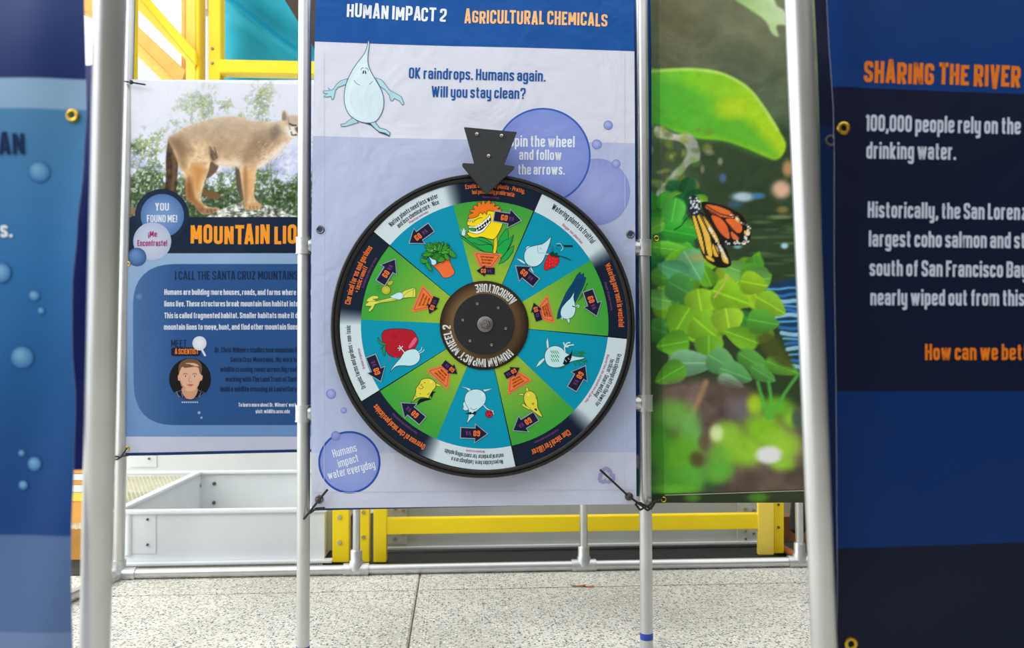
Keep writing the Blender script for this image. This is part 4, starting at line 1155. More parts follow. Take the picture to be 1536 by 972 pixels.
tube('axle', wcp + Vector((0, .015, 0)), wcp + Vector((0, .083, 0)), .008, M_steel, wheel)

# pointer arrow over the wheel
PA = Plane(Y=2.0)
ptr = prism('pointer_arrow', PA, [(695.8, 190.4), (775.6, 197.8), (756.3, 246.8), (771.8, 249.3), (771.3, 253), (729.6, 292.3), (693.2, 249), (693.8, 244.4), (711.3, 245.3)], .006, M_black, None, .0012)
tag(ptr, 'dark grey arrow plate pointing down at the top of the wheel', 'pointer')
for (u, v) in ((715.3, 201.6), (752.3, 204), (732.8, 234.4)):
    s_ = lathe('screw', PA(u, v, .0), (0, -1, 0), [(0, -.002), (.0056, -.002), (.0056, .001), (.0042, .003), (.002, .0034), (.0016, .002), (0, .002)], M_steel, ptr, 20)
    tube('standoff', PA(u, v, -.006), PA(u, v, -.1), .003, M_steel, ptr, 12)


def cord(name, pts, ball, r, label, cat, br=.0075, off=None):
    t = thing(name, label, cat, tuple(pts[0]))
    bm = bmesh.new()
    for seg in pts if isinstance(pts[0], list) else [pts]: add_path_tube(bm, seg, r, 8)
    from_bm('elastic_loop', bm, M_cord, t, True)
    if ball is not None:
        bm = bmesh.new(); bmesh.ops.create_uvsphere(bm, u_segments=18, v_segments=12, radius=br, matrix=Matrix.Translation(ball))
        from_bm('ball', bm, mat('cord_ball', (52, 40, 34), .5) if 'cord_ball' not in bpy.data.materials else bpy.data.materials['cord_ball'], t, True)
    return t
PF = Plane(Y=2.05)
cord('bungee_tie', [PF(491.5, 734), PF(479, 749, .004), PF(466, 766), Plane(Y=2.06)(456, 778), Plane(Y=2.105)(463, 771), PF(474, 763, -.002), PF(487, 762)], PF(478.3, 749.5, .008), .0028, 'black ball bungee tying the lower left banner corner to the left upright', 'cord')
cord('bungee_tie', [PF(900, 704.5), PF(920, 723), PF(942.5, 744, .004), PF(955, 753), PF(972, 766), PF(980, 758), Plane(Y=2.11)(984, 751), PF(977, 764, -.004), PF(960, 754), PF(953, 756), PF(960, 765), PF(975, 757), PF(985, 750.5), Plane(Y=2.12)(994, 747)], PF(943, 744, .007), .0026, 'black ball bungee lashing the right banner corner across the right upright', 'cord')

# ------------------------------------------------------------------ butterfly photo banner (turned, right of the wheel)
PK_ = Plane(at=(985, 500), depth=2.15, rot=10.5 - 4 + 2.5)
bdisp = lambda u, v: 0.002 * math.sin(u / 40.0) + .0015 * math.sin(v / 110.0)
bb = thing('butterfly_banner', 'tall photo banner of a monarch butterfly on green leaves by water', 'banner', tuple(PK_(1090, 750)))
bq = [(976, -16), (1245, -16), (1245, 745), (982, 755)]
sheet_solid('banner_sheet', PK_, bq, bdisp, M_vinyl, bb, colf=lambda u, v: (96, 120, 70), nx=30, ny=60)
def butterfly_print():
    r = Raster(977, -15, 1244, 754, 1.5, 7); U, V = r.U, r.Vv
    n1, n2, n3 = r.noise(60, 4), r.noise(14, 3), r.noise(30, 3)
    t = np.clip(V / 320, 0, 1)[..., None]
    r.img = np.array([108, 112, 84.]) * (1 - t) + np.array([52, 70, 48.]) * t
    r.img = r.img * (0.75 + .5 * n1[..., None])
    r.blend(.5 * np.clip(1 - V / 90, 0, 1) * n3, (120, 124, 88)); r.blend(.55 * np.exp(-((U - 1010) / 40) ** 2 - ((V - 10) / 80) ** 2), (92, 84, 54))
    r.view(2.43, 960, 0)
    r.blend((.6 * np.exp(-((V - 160) / 45) ** 2) * (n3 > .45)), (86, 104, 80))
    r.poly([(335, -15), (470, -15), (500, 20), (528, 40), (560, 90), (500, 92), (505, 132), (480, 120), (455, 75), (400, 35)], (214, 228, 196), 2.2, grad=((150, 190, 110), -1, .3))
    # dark brook on the right
    r.poly([(210, 520), (640, 470), (700, 900), (640, 1090), (420, 1100), (300, 850), (215, 700)], (48, 66, 42), 14, .85)
    for i in range(26):
        y = 760 + r.rng.rand() * 250; r.blob((430 + r.rng.rand() * 180, y), 26 + 40 * r.rng.rand(), 4 + 4 * r.rng.rand(), [(96, 130, 80), (34, 50, 36), (70, 104, 70)][i % 3], .55)
    r.poly([(20, 262), (60, 252), (120, 250), (200, 250), (280, 262), (350, 290), (400, 325), (440, 372), (480, 430), (510, 480), (532, 525), (520, 565), (490, 583), (440, 565), (380, 540), (300, 515), (200, 505), (120, 478), (60, 450), (15, 440)], (96, 186, 36), 2.0, grad=((168, 208, 30), 1, .2))
    r.poly([(15, 300), (100, 290), (200, 330), (330, 400), (430, 480), (500, 570), (420, 555), (300, 512), (200, 500), (120, 475), (15, 440)], (70, 168, 48), 9, .7)
    r.line([(20, 262), (120, 256), (200, 256), (285, 268), (350, 296), (400, 332), (450, 395), (500, 475)], 4.5, (176, 216, 96), 1.8)
    r.blob((330, 400), 70, 40, (190, 214, 30), .7); r.blob((100, 290), 60, 25, (112, 196, 60), .5)
    # pale twig
    r.poly([(60, 460), (130, 490), (180, 488), (212, 530), (215, 585), (180, 600), (140, 650), (100, 700), (70, 720), (60, 700), (110, 640), (165, 570), (150, 520), (60, 500)], (226, 230, 218), 1.6, smooth=True, grad=((150, 158, 140), 1, .5))
    for i in range(60):
        r.blob((30 + r.rng.rand() * 230, 470 + r.rng.rand() * 260), 8 + 14 * r.rng.rand(), 8 + 10 * r.rng.rand(), [(120, 130, 40), (160, 170, 60), (60, 84, 30), (90, 140, 60), (180, 180, 140)][i % 5], .45)
    r.blob((515, 690), 36, 34, (232, 186, 160), .95); r.blob((540, 615), 22, 32, (214, 160, 110), .8); r.blob((375, 718), 42, 18, (190, 215, 235), .9); r.blob((430, 714), 26, 12, (70, 140, 200), .8)
    r.blob((300, 650), 14, 18, (90, 120, 190), .6); r.blob((290, 590), 10, 14, (200, 190, 180), .5); r.blob((345, 745), 28, 14, (60, 110, 160), .5)
    r.blob((528, 896), 14, 11, (176, 220, 240), .95); r.blob((355, 900), 16, 7, (130, 200, 210), .8); r.blob((520, 765), 22, 14, (196, 160, 90), .5); r.blob((515, 790), 40, 8, (150, 150, 100), .5)
    # leaf cluster left of and below the butterfly
    rng = r.rng
    for i in range(30):
        r.leaf((20 + rng.rand() * 170, 690 + rng.rand() * 260), 34 + 26 * rng.rand(), 22 + 14 * rng.rand(), rng.rand() * 360, [(52, 168, 44), (90, 196, 60), (40, 140, 60), (120, 200, 70), (24, 96, 50)][i % 5], 1.2, .92)
    r.leaf((120, 780), 60, 40, 100, (86, 196, 72)); r.leaf((150, 850), 66, 36, 10, (60, 180, 56)); r.leaf((120, 910), 80, 26, 8, (112, 206, 64))
    r.leaf((215, 730), 30, 22, 200, (130, 196, 60))
    r.view(2.43, 960, 380)
    r.poly([(60, 60), (420, 80), (590, 200), (640, 420), (640, 560), (50, 560)], (46, 62, 38), 8, .8)
    # blue ripples
    r.poly([(460, 120), (700, 110), (700, 470), (590, 440), (560, 330), (500, 230)], (26, 58, 96), 4, .95)
    for i in range(15):
        y = 130 + i * 20; x0 = 462 + (y - 130) * .35
        r.line([(x0, y), (x0 + 50, y + 7 * math.sin(i)), (x0 + 100, y - 5 * math.cos(i)), (700, y + 6)], 3.2 + 1.5 * (i % 3), [(96, 176, 226), (50, 120, 190), (150, 206, 236)][i % 3], 1.2, .9)
    for i in range(46):
        r.leaf((50 + rng.rand() * 400, 10 + rng.rand() * 330), 40 + 22 * rng.rand(), 30 + 14 * rng.rand(), rng.rand() * 360, [(140, 204, 40), (110, 186, 40), (84, 160, 52), (166, 214, 48), (64, 140, 56), (120, 190, 90)][i % 6], 1.3, .95)
    big = [((190, 45), 62, 48, 60, (112, 190, 130)), ((120, 60), 60, 36, 200, (92, 176, 122)), ((150, 130), 56, 50, 30, (74, 150, 70)), ((220, 190), 62, 52, 80, (156, 212, 50)), ((330, 160), 72, 56, 20, (150, 210, 44)), ((415, 110), 52, 40, 10, (158, 210, 44)), ((480, 190), 60, 44, 30, (150, 206, 50)),
           ((150, 250), 60, 60, 120, (128, 196, 44)), ((235, 270), 54, 56, 40, (140, 204, 48)), ((320, 250), 50, 56, 80, (166, 216, 56)), ((370, 305), 66, 40, 200, (128, 196, 48)), ((450, 250), 60, 44, 10, (96, 176, 60)), ((120, 330), 60, 44, 170, (110, 190, 48)), ((250, 345), 46, 50, 90, (120, 190, 50)),
           ((190, 400), 86, 46, 0, (128, 186, 140)), ((300, 400), 60, 46, 30, (110, 178, 110)), ((420, 400), 72, 36, 30, (96, 168, 70)), ((350, 440), 62, 40, 20, (104, 176, 104)), ((450, 440), 52, 30, 30, (96, 170, 80)), ((520, 415), 66, 30, 20, (108, 184, 60)), ((110, 440), 60, 40, 150, (104, 184, 52)), ((330, 470), 50, 24, 20, (140, 190, 150))]
    for c_, a_, b_, an, co in big: r.leaf(c_, a_, b_, an, co, 1.3, .97)
    r.poly([(430, 300), (480, 290), (540, 370), (560, 420), (500, 400), (440, 340)], (74, 84, 34), 4, .9); r.line([(270, 160), (300, 120), (320, 80)], 2, (210, 180, 110)); r.blob((225, 15), 60, 16, (200, 150, 90), .5)
    # blurred foreground
    r.poly([(80, 490), (230, 460), (400, 490), (470, 590), (560, 560), (640, 600), (640, 880), (380, 870), (200, 760), (110, 640)], (110, 92, 84), 9, .96, tex=(n3, .7))
    r.line([(240, 470), (210, 540), (180, 600)], 8, (170, 132, 96), 3, .8)
    r.blob((370, 570), 60, 50, (120, 116, 124), .7)
    for c_, a_, b_, co in (((420, 550), 32, 40, (170, 210, 40)), ((120, 590), 80, 60, (110, 170, 70)), ((185, 660), 42, 80, (112, 180, 90)), ((140, 740), 90, 90, (100, 176, 40)), ((70, 700), 40, 90, (70, 150, 40)),
                           ((300, 740), 60, 60, (112, 186, 60)), ((320, 660), 60, 50, (150, 206, 60)), ((390, 720), 70, 60, (150, 208, 50)), ((450, 640), 76, 60, (140, 206, 40)), ((520, 700), 70, 60, (160, 214, 56)), ((520, 770), 50, 34, (150, 206, 60)),
                           ((190, 820), 50, 50, (96, 176, 60)), ((280, 800), 60, 44, (100, 180, 60)), ((110, 830), 70, 50, (84, 160, 50)), ((560, 600), 40, 40, (140, 206, 50)), ((500, 560), 60, 40, (110, 186, 40)), ((120, 860), 100, 18, (100, 180, 50))):
        r.blob(c_, a_, b_, co, .92, hard=2)
    for q in ([(430, 470), (450, 540), (470, 600)], [(470, 470), (480, 540), (480, 600)], [(580, 440), (530, 510), (500, 570)]): r.line(q, 5, (84, 176, 70), 2, .9)
    r.blob((278, 655), 26, 32, (214, 232, 170), .95); r.blob((470, 735), 50, 34, (236, 236, 240), 1.0, hard=3); r.blob((575, 600), 22, 40, (60, 66, 80), .8); r.blob((205, 750), 26, 30, (84, 62, 40), .8); r.blob((230, 690), 22, 30, (100, 78, 60), .7)
    r.poly([(400, 800), (640, 800), (640, 880), (290, 880), (330, 830)], (92, 78, 68), 8, .9, tex=(n3, .5))
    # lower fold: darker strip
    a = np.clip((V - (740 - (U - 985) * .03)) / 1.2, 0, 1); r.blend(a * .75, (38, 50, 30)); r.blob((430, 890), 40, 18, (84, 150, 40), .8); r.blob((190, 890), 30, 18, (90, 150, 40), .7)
    # monarch
    r.view(2.43, 960, 0)
    K = (28, 22, 20)
    r.poly([(222, 738), (270, 742), (330, 762), (375, 790), (398, 840), (402, 872), (385, 890), (310, 892), (270, 835), (232, 775)], K, .6)
    for q, c_ in (([(235, 748), (280, 752), (330, 772), (345, 790), (300, 792), (255, 775)], (226, 112, 52)), ([(258, 785), (300, 800), (318, 830), (325, 870), (300, 858), (275, 825)], (228, 104, 52)),
                  ([(310, 800), (350, 800), (372, 830), (362, 850), (335, 838)], (230, 110, 50)), ([(328, 842), (350, 858), (360, 872), (338, 872)], (224, 110, 60)), ([(378, 842), (396, 838), (400, 855), (385, 860)], (244, 190, 60)), ([(350, 785), (362, 795), (360, 812), (345, 800)], (240, 180, 90))):
        r.poly(q, c_, .6)
    r.poly([(186, 782), (225, 775), (262, 820), (300, 880), (322, 930), (330, 968), (285, 975), (232, 940), (212, 880), (198, 830)], K, .6)
    for q in ([(190, 790), (202, 790), (222, 850), (235, 925), (222, 905), (205, 850)], [(206, 785), (220, 785), (250, 850), (262, 930), (245, 925), (228, 850)], [(228, 785), (248, 805), (275, 850), (288, 890), (268, 870), (245, 830)], [(262, 890), (282, 905), (285, 935), (268, 930)], [(292, 905), (312, 925), (322, 960), (300, 950)], [(238, 930), (262, 940), (270, 955), (245, 945)]):
        r.poly(q, (232, 186, 70), .6)
    for i in range(70):
        t_ = rng.rand()
        if i % 2: x, y = 402 - abs(t_ - .5) * 40 - rng.rand() * 12 - (t_ < .4) * 60 * (.4 - t_) * 2, 780 + t_ * 112
        else: x, y = 262 + 60 * t_ + 8 * rng.rand() - 12, 830 + 110 * t_ + 8 * rng.rand()
        r.blob((x, y), 4, 4, (230, 226, 220), .95)
    for i in range(14): r.blob((310 + rng.rand() * 85, 878 + rng.rand() * 12), 4, 3.4, (230, 226, 220), .95)
    r.poly([(182, 718), (205, 716), (218, 745), (214, 782), (190, 786), (175, 765)], (34, 38, 52), .8)
    for i in range(22): r.blob((180 + rng.rand() * 34, 722 + rng.rand() * 60), 4, 4, (220, 228, 236), .95)
    r.line([(186, 780), (165, 800), (150, 822), (125, 838)], 1.3, (24, 40, 24), .5)
    for q in ([(230, 745), (290, 780), (345, 790)], [(245, 765), (300, 800), (330, 845)], [(300, 795), (350, 850), (385, 880)], [(330, 775), (365, 800), (385, 840)], [(300, 750), (350, 780), (390, 820)], [(200, 785), (225, 860), (240, 930)], [(215, 782), (250, 850), (285, 930)], [(225, 778), (275, 850), (318, 940)]):
        r.line(q, 1.5, K, .5)
    r.img *= (1.10 + .12 * (n2[..., None] - .5))
    # left hem overlap is a shade darker
    r.blend(.22 * (U < 988 + (V / 760) * 8), (20, 60, 20))
    return r
butterfly_print().build('photo_print', PK_, bdisp, .0006, M_vinyl, bb)
for (u, v) in ((984.5, 357.5), (995, 749)): grommet(PK_, u, v, .0075, .0042, M_brass, bb, lambda a, b: bdisp(a, b) + .0008)
Ck = Canvas(PK_, bdisp, layer=.0012); Ck.line([(997 + i * 24, 742.5 - i * .75) for i in range(11)], 1.0, (190, 200, 170), smooth=False); Ck.build('hem_line', M_vinyl, bb)

# ------------------------------------------------------------------ rear pipe frame along the floor
YR = 2.842; PRr = Plane(Y=YR)
rf = thing('rear_pipe_frame', 'long low aluminium pipe frame on the floor behind the wheel stand', 'frame', (0, YR, 0))
zr = .0165
xl = PRr(178, 860).x; xr = PRr(1199, 838).x
tube('bottom_rail', (xl, YR, zr), (xr + .0, YR, zr), .0165, M_alu, rf)
tube('bottom_rail', (xl - .005, YR - .02, zr), (xl - .07, YR - .42, zr), .0165, M_alu, rf)
a, b = PRr(180.5, 0), PRr(174.5, 850)
cp = tube('corner_post', (xl, YR, zr), (xl + .006, YR, 2.0), .0175, M_alu, rf)
for (u, r_, hid) in ((534.5, .0125, 1), (875.5, .0135, 1), (1199.5, .0135, 1)):
    x = PRr(u, 840).x; top = 1.9
    tube('thin_post', (x, YR, zr), (x, YR, top), r_, M_alu, rf)
    bm = bmesh.new(); add_tube(bm, (x - .042, YR, zr), (x + .042, YR, zr), .0215, 24); add_lathe(bm, (x, YR, zr), (0, 0, 1), [(.024, .0), (.023, .028), (.0195, .034), (.0195, .062), (.0175, .066), (0, .066)], 24)
    from_bm('tee_fitting', bm, M_fit, rf, True)
bm = bmesh.new(); add_tube(bm, (xl - .03, YR, zr), (xl + .055, YR, zr), .021, 24); add_tube(bm, (xl, YR, -.003), (xl, YR, .062), .0225, 24); add_tube(bm, (xl + .003, YR + .01, zr), (xl - .012, YR - .065, zr), .021, 24)
from_bm('corner_fitting', bm, M_fit, rf, True)
x = PRr(866, 840).x; c_ = tube('copper_clamp', (x - .007, YR, zr), (x + .003, YR, zr), .0178, M_copper, rf); c_['label'] = 'brown clamp band on the rail'
tube('top_rail', (xl, YR, 1.99), (xr, YR, 1.99), .0165, M_alu, rf)

# ------------------------------------------------------------------ mountain lion banner
PL = Plane(Y=2.835)
ldisp = lambda u, v: .004 * math.exp(-((u - 200) / 16.0) ** 2) * math.sin(v / 60.0) + .0015 * math.sin(u / 40.0 + v / 90.0)
lb_ = thing('mountain_lion_banner', 'mountain lion photo banner with orange heading on a dark blue band', 'banner', tuple(PL(330, 682)))
lq = [(188, 119.5), (560, 130), (560, 676), (186.5, 684)]
def lcol(u, v):
    for lim, c in ((324, (190, 195, 210)), (380, (8, 34, 60)), (655, (116, 150, 196)), (677.5, (196, 200, 222))):
        if v < lim: return c
    return (16, 52, 98)
sheet_solid('banner_sheet', PL, lq, ldisp, M_vinyl_thin, lb_, colf=lambda u, v: (190, 198, 220), nx=40, ny=60)
Cl = Canvas(PL, ldisp, layer=.0006, step=.00008)
LR = 556
Cl.grid([(187.5, 324), (LR, 326), (LR, 380), (187.2, 380)], (8, 34, 60), 40, 6); Cl.z -= Cl.step * 4
Cl.grid([(187.2, 380), (LR, 380), (LR, 655), (186.6, 655)], lambda u, v: mix((150, 178, 212), (108, 146, 196), (v - 380) / 275), 40, 26); Cl.z -= Cl.step * 4
Cl.grid([(186.6, 655), (LR, 655), (LR, 672), (186.6, 679.5)], (196, 200, 222), 40, 3); Cl.z -= Cl.step * 4
Cl.grid([(186.6, 679.5), (LR, 671.5), (LR, 676), (186.6, 684)], (14, 52, 98), 40, 1); Cl.up(2)
rrp = round_path([(200.2, 396), (700, 396), (700, 637.5), (200.2, 637.5)], 62, True, 8)
rrp = [(min(p[0], 550), p[1]) for p in rrp]
Cl.fill(rrp, lambda u, v: mix((78, 116, 168), (40, 84, 142), (u - 200) / 80 + .1), cell=12, raw=True)
Cl.build('colour_bands', M_vinyl_thin, lb_, True)
def lion_print():
    r = Raster(188.5, 120, 552, 325.5, 1.3, 21); U, V = r.U, r.Vv
    n1, n2, n3, n4 = r.noise(34, 4), r.noise(9, 3), r.noise(18, 4), r.noise(5, 2)
    r.img[:] = (226, 230, 244)
    lowb = np.clip((V - 215) / 70, 0, 1)
    r.blend(np.clip((n1 - .42) * 6, 0, 1) * lowb * .8, (112, 124, 184)); r.blend(np.clip((n3 - .5) * 8, 0, 1) * lowb * .5, (170, 180, 220))
    n5 = r.noise(3.2, 2)
    tree = 1.15 * np.exp(-((U - 395) / 30) ** 2 - ((V - 150) / 45) ** 2) + .8 * np.exp(-((U - 305) / 34) ** 2 - ((V - 150) / 50) ** 2) - .55 * np.exp(-((U - 425) / 22) ** 2 - ((V - 190) / 50) ** 2) - .5 * np.exp(-((U - 215) / 30) ** 2 - ((V - 160) / 36) ** 2) + .0 * np.exp(-((U - 350) / 95) ** 2 - ((V - 150) / 60) ** 2) + .75 * np.clip((V - 235) / 60, 0, 1) + .5 * np.exp(-((U - 225) / 35) ** 2 - ((V - 215) / 40) ** 2)
    tree += .75 * np.clip((V - 235) / 60, 0, 1) + .7 * np.exp(-((U - 222) / 26) ** 2 - ((V - 222) / 22) ** 2) + .35 * np.exp(-((U - 250) / 60) ** 2 - ((V - 185) / 30) ** 2)
    m = np.clip((n2 * .35 + n1 * .5 + n5 * .4 - .80 + tree * .33) * 8, 0, 1)
    r.blend(m * .85, (132, 150, 118)); r.blend(m * np.clip((n4 - .45) * 5, 0, 1) * .7, (176, 190, 96)); r.blend(m * np.clip((.46 - n5) * 6, 0, 1) * .8, (66, 84, 60)); r.blend(m * lowb * .45, (58, 80, 56)); r.blend(np.clip((n5 - .62) * 9, 0, 1) * .6, (236, 238, 248))
    r.blend(.35 * np.exp(-((U - 250) / 50) ** 2 - ((V - 140) / 40) ** 2), (236, 240, 250)); r.blend(np.clip((V - 280) / 30, 0, 1) * .35 * (n3 > .45), (60, 84, 50))
    r.blend(np.clip((125.5 + 0 - V) / 4, 0, 1) * 0, (0, 0, 0))
    r.view(4.418, 180, 120)
    # rock
    r.poly([(560, 915), (640, 870), (700, 845), (760, 820), (830, 800), (900, 812), (980, 830), (1050, 850), (1110, 885), (1180, 925), (560, 925)], (176, 180, 170), 1, smooth=True, tex=(n4, 1.5))
    r.poly([(20, 850), (100, 845), (100, 890), (20, 885)], (150, 130, 104), 1)
    for i in range(40):
        x = 650 + r.rng.rand() * 420; y = 840 + r.rng.rand() * 60; r.line([(x, y), (x + 25 * r.rng.rand() + 8, y + 10 * r.rng.rand() - 3)], 1.0, (70, 78, 74), .5, .8)
    dk, md, lt = (92, 76, 62), (180, 154, 126), (224, 196, 160)
    # far legs and tail
    r.poly([(590, 540), (650, 560), (640, 600), (600, 640), (570, 650), (560, 600)], (126, 104, 86), 1)
    r.poly([(545, 705), (580, 735), (640, 745), (668, 765), (655, 782), (600, 782), (560, 765), (535, 745)], (134, 104, 76), 1)
    r.poly([(765, 570), (800, 620), (812, 700), (818, 790), (800, 780), (775, 720), (768, 650)], (110, 100, 92), 1)
    r.poly([(325, 392), (345, 385), (372, 470), (385, 540), (380, 640), (366, 742), (300, 738), (306, 640), (304, 540), (312, 450)], dk, 1, tex=(n4, .6))
    r.poly([(350, 480), (375, 540), (368, 640), (355, 735), (335, 735), (345, 640)], (140, 116, 88), 2, .6)
    body = [(322, 400), (350, 370), (400, 335), (470, 300), (540, 275), (600, 262), (660, 248), (720, 242), (780, 246), (830, 258), (880, 274), (950, 275), (1010, 283), (1055, 272), (1072, 262), (1070, 215), (1088, 198), (1108, 212), (1120, 236), (1150, 234), (1190, 240), (1240, 262), (1270, 300), (1262, 340), (1215, 372), (1150, 382), (1110, 425), (1060, 482), (1000, 530), (940, 572), (905, 602), (893, 680), (888, 760), (905, 800), (938, 832), (920, 855), (870, 864), (832, 846), (822, 790), (808, 700), (794, 610), (782, 572), (700, 572), (640, 560), (602, 540), (588, 600), (565, 660), (548, 720), (538, 790), (560, 828), (600, 842), (652, 848), (656, 866), (600, 886), (545, 888), (515, 860), (478, 812), (440, 782), (436, 700), (430, 620), (400, 582), (384, 540), (362, 480)]
    r.poly(body, lt, .9, tex=(n4, .22))
    r.poly([(330, 400), (420, 340), (540, 290), (660, 262), (780, 258), (900, 282), (1010, 296), (1070, 300), (1050, 400), (940, 480), (860, 500), (760, 520), (640, 500), (590, 430), (500, 400), (420, 420), (370, 470)], md, 9, .7, tex=(n2, .25))
    r.poly([(345, 400), (400, 370), (450, 420), (480, 480), (430, 500), (380, 470)], (146, 120, 96), 7, .7); r.poly([(860, 400), (950, 340), (1050, 330), (1060, 400), (960, 460), (900, 540), (840, 560), (800, 540)], (150, 126, 102), 7, .6)
    r.poly([(1000, 330), (1040, 300), (1060, 350), (1010, 390)], (110, 96, 84), 4, .6); r.poly([(590, 450), (640, 500), (640, 545), (605, 535)], (110, 94, 80), 3, .7)
    r.poly([(650, 530), (780, 530), (800, 575), (700, 572), (640, 555)], (232, 218, 200), 4, .8); r.poly([(920, 560), (1000, 500), (1080, 420), (1110, 430), (1060, 485), (1000, 532), (930, 585)], (238, 230, 218), 4, .9)
    r.poly([(445, 600), (520, 560), (560, 600), (530, 700), (500, 800), (460, 780), (440, 700)], (214, 168, 112), 5, .7); r.poly([(440, 650), (475, 660), (480, 790), (445, 780)], (140, 104, 74), 4, .6)
    r.poly([(810, 600), (880, 590), (885, 700), (880, 780), (835, 800), (815, 700)], (216, 172, 122), 5, .7); r.line([(360, 470), (395, 560), (440, 640)], 3, (236, 200, 150), 1.5, .7)
    r.poly([(520, 850), (600, 850), (650, 856), (600, 884), (545, 886)], (120, 88, 62), 1.5, .6)
    # head
    r.poly([(1075, 262), (1078, 218), (1092, 210), (1104, 240), (1100, 268)], (110, 94, 84), 1, .8); r.poly([(1100, 310), (1150, 300), (1165, 350), (1140, 376), (1100, 350)], (240, 234, 226), 3, .85)
    r.line([(1118, 290), (1135, 296), (1160, 298)], 1.6, (60, 56, 54), .6); r.blob((1140, 297), 9, 7, (70, 92, 108), .95); r.line([(1135, 345), (1140, 365), (1165, 360)], 1.4, (60, 46, 40), .6)
    r.blob((1230, 330), 22, 18, (90, 60, 54), .9); r.blob((1205, 295), 9, 7, (70, 92, 108), .95)
    for i in range(160):
        x, y = 380 + r.rng.rand() * 640, 290 + r.rng.rand() * 240
        r.line([(x, y), (x + 16, y + 5 + 8 * r.rng.rand())], .9, [(150, 126, 100), (216, 190, 156)][i % 2], .6, .35)
    for i in range(22):
        x = 595 + r.rng.rand() * 40; y = 440 + r.rng.rand() * 60; r.line([(x, y), (x + 14, y + 36)], .9, (90, 76, 64), .5, .5)
    # fur shading, muzzle, ear and paws
    r.poly([(330, 400), (350, 380), (400, 420), (440, 520), (430, 580), (400, 580), (370, 480)], (140, 112, 86), 5, .6)
    r.poly([(480, 560), (560, 590), (545, 640), (520, 720), (500, 700), (490, 640)], (196, 140, 84), 5, .6); r.poly([(440, 690), (470, 690), (500, 780), (560, 840), (520, 870), (470, 810), (438, 780)], (150, 104, 66), 3, .7)
    r.poly([(820, 600), (840, 600), (845, 760), (836, 840), (822, 790)], (160, 118, 82), 3, .7); r.poly([(832, 820), (930, 815), (938, 832), (920, 855), (870, 864), (834, 848)], (196, 156, 110), 2, .7)
    for x in (860, 885, 908): r.line([(x, 838), (x + 4, 858)], 1.0, (90, 66, 46), .5, .7)
    for x in (575, 600, 628): r.line([(x, 858), (x + 8, 880)], 1.0, (80, 58, 42), .5, .7)
    r.poly([(1105, 262), (1130, 240), (1180, 242), (1180, 290), (1120, 300)], (190, 164, 136), 3, .7); r.line([(1112, 250), (1120, 290), (1128, 330)], 1.6, (120, 98, 80), .8, .7)
    r.line([(1126, 290), (1144, 302), (1168, 300)], 2.4, (40, 38, 38), .6); r.poly([(1160, 318), (1186, 312), (1190, 345), (1168, 345)], (90, 66, 60), 1.2, .9)
    r.poly([(1120, 340), (1160, 335), (1164, 372), (1130, 378)], (244, 240, 234), 2, .9); r.line([(1136, 345), (1142, 366), (1170, 364)], 1.8, (52, 42, 38), .6)
    for i in range(90):
        x, y = 900 + r.rng.rand() * 200, 400 + r.rng.rand() * 170
        r.line([(x, y), (x - 10, y + 12)], .8, [(240, 230, 214), (150, 122, 96)][i % 2], .5, .4)
    r.blend(.42 * np.clip(1 - (V - 120) / 95, 0, 1), (248, 250, 255)); g_ = r.img.mean(2, keepdims=True); low_ = np.clip((V - 190) / 60, 0, 1)[..., None]  # white haze of light from behind, painted over the picture's top
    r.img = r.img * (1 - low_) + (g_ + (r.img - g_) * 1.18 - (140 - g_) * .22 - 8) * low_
    return r
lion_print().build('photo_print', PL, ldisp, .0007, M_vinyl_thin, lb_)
Cl = Canvas(PL, ldisp, layer=.0011, step=.00004)
Cl.disc((242.8, 324.5), 41, (12, 34, 62), rings=6); Cl.disc((243.5, 323.5), 32.5, (120, 152, 200), (76, 116, 176), rings=6)
Cl.disc((228.4, 362), 28.4, (196, 204, 226), (176, 186, 214), rings=5); Cl.disc((205.8, 385.6), 14, (104, 140, 190), (48, 84, 140), shift=(-.3, -.4))
Cl.disc((209, 445), 5, (104, 140, 186), (80, 118, 170)); Cl.disc((299, 619), 2.2, (150, 176, 210)); Cl.disc((302.5, 626.5), 1.8, (140, 168, 206))
Cl.build('bubble_print', M_vinyl_thin, lb_)
Cl = Canvas(PL, ldisp, layer=.0016, step=.00004)
LW = (222, 230, 244); LN = (14, 40, 78)
Cl.text('YOU', (233, 316), (253.6, 316), 11.5, LW, .15); Cl.text('FOUND ME!', (220.6, 333.3), (265.8, 333.3), 10.8, LW, .15)
Cl.text('\u00a1Me', (222.5, 355.5), (235.8, 355.5), 8.6, (160, 30, 110), .16); Cl.text('Encontraste!', (206.3, 369.3), (250.7, 369.3), 9.2, (160, 30, 110), .16)
Cl.text('MOUNTAIN LION', (286, 365.6), (461.5, 366.4), 28, (252, 160, 40), .18, wob=.06)
Cl.text('I CALL THE SANTA CRUZ MOUNTAINS', (262.5, 419.6), (447.4, 419.4), 12.6, LN, .13)
Cl.text('Humans are building more houses, roads, and farms where mountain', (246.5, 442.3), (478, 442.8), 8.6, LW, .17)
Cl.text('lions live. These structures break mountain lion habitat into', (246.5, 459.8), (447.5, 459.8), 8.6, LW, .17)
Cl.text('This is called fragmented habitat. Smaller habitats make it difficult for', (246.5, 477.5), (482, 477.2), 8.6, LW, .17)
Cl.text('mountain lions to move, hunt, and find other mountain lions.', (246, 494.7), (449, 494.4), 8.6, LW, .17)
Cl.text('MEET', (257, 520.6), (280, 520.6), 10.5, (14, 30, 52), .09)
Cl.fill(round_path([(257, 521.3), (301, 521.3), (301, 534), (257, 534)], 4, True, 3), (18, 28, 48))
Cl.text('A SCIENTIST', (262.6, 531.2), (298, 531.2), 8, (240, 130, 40), .17)
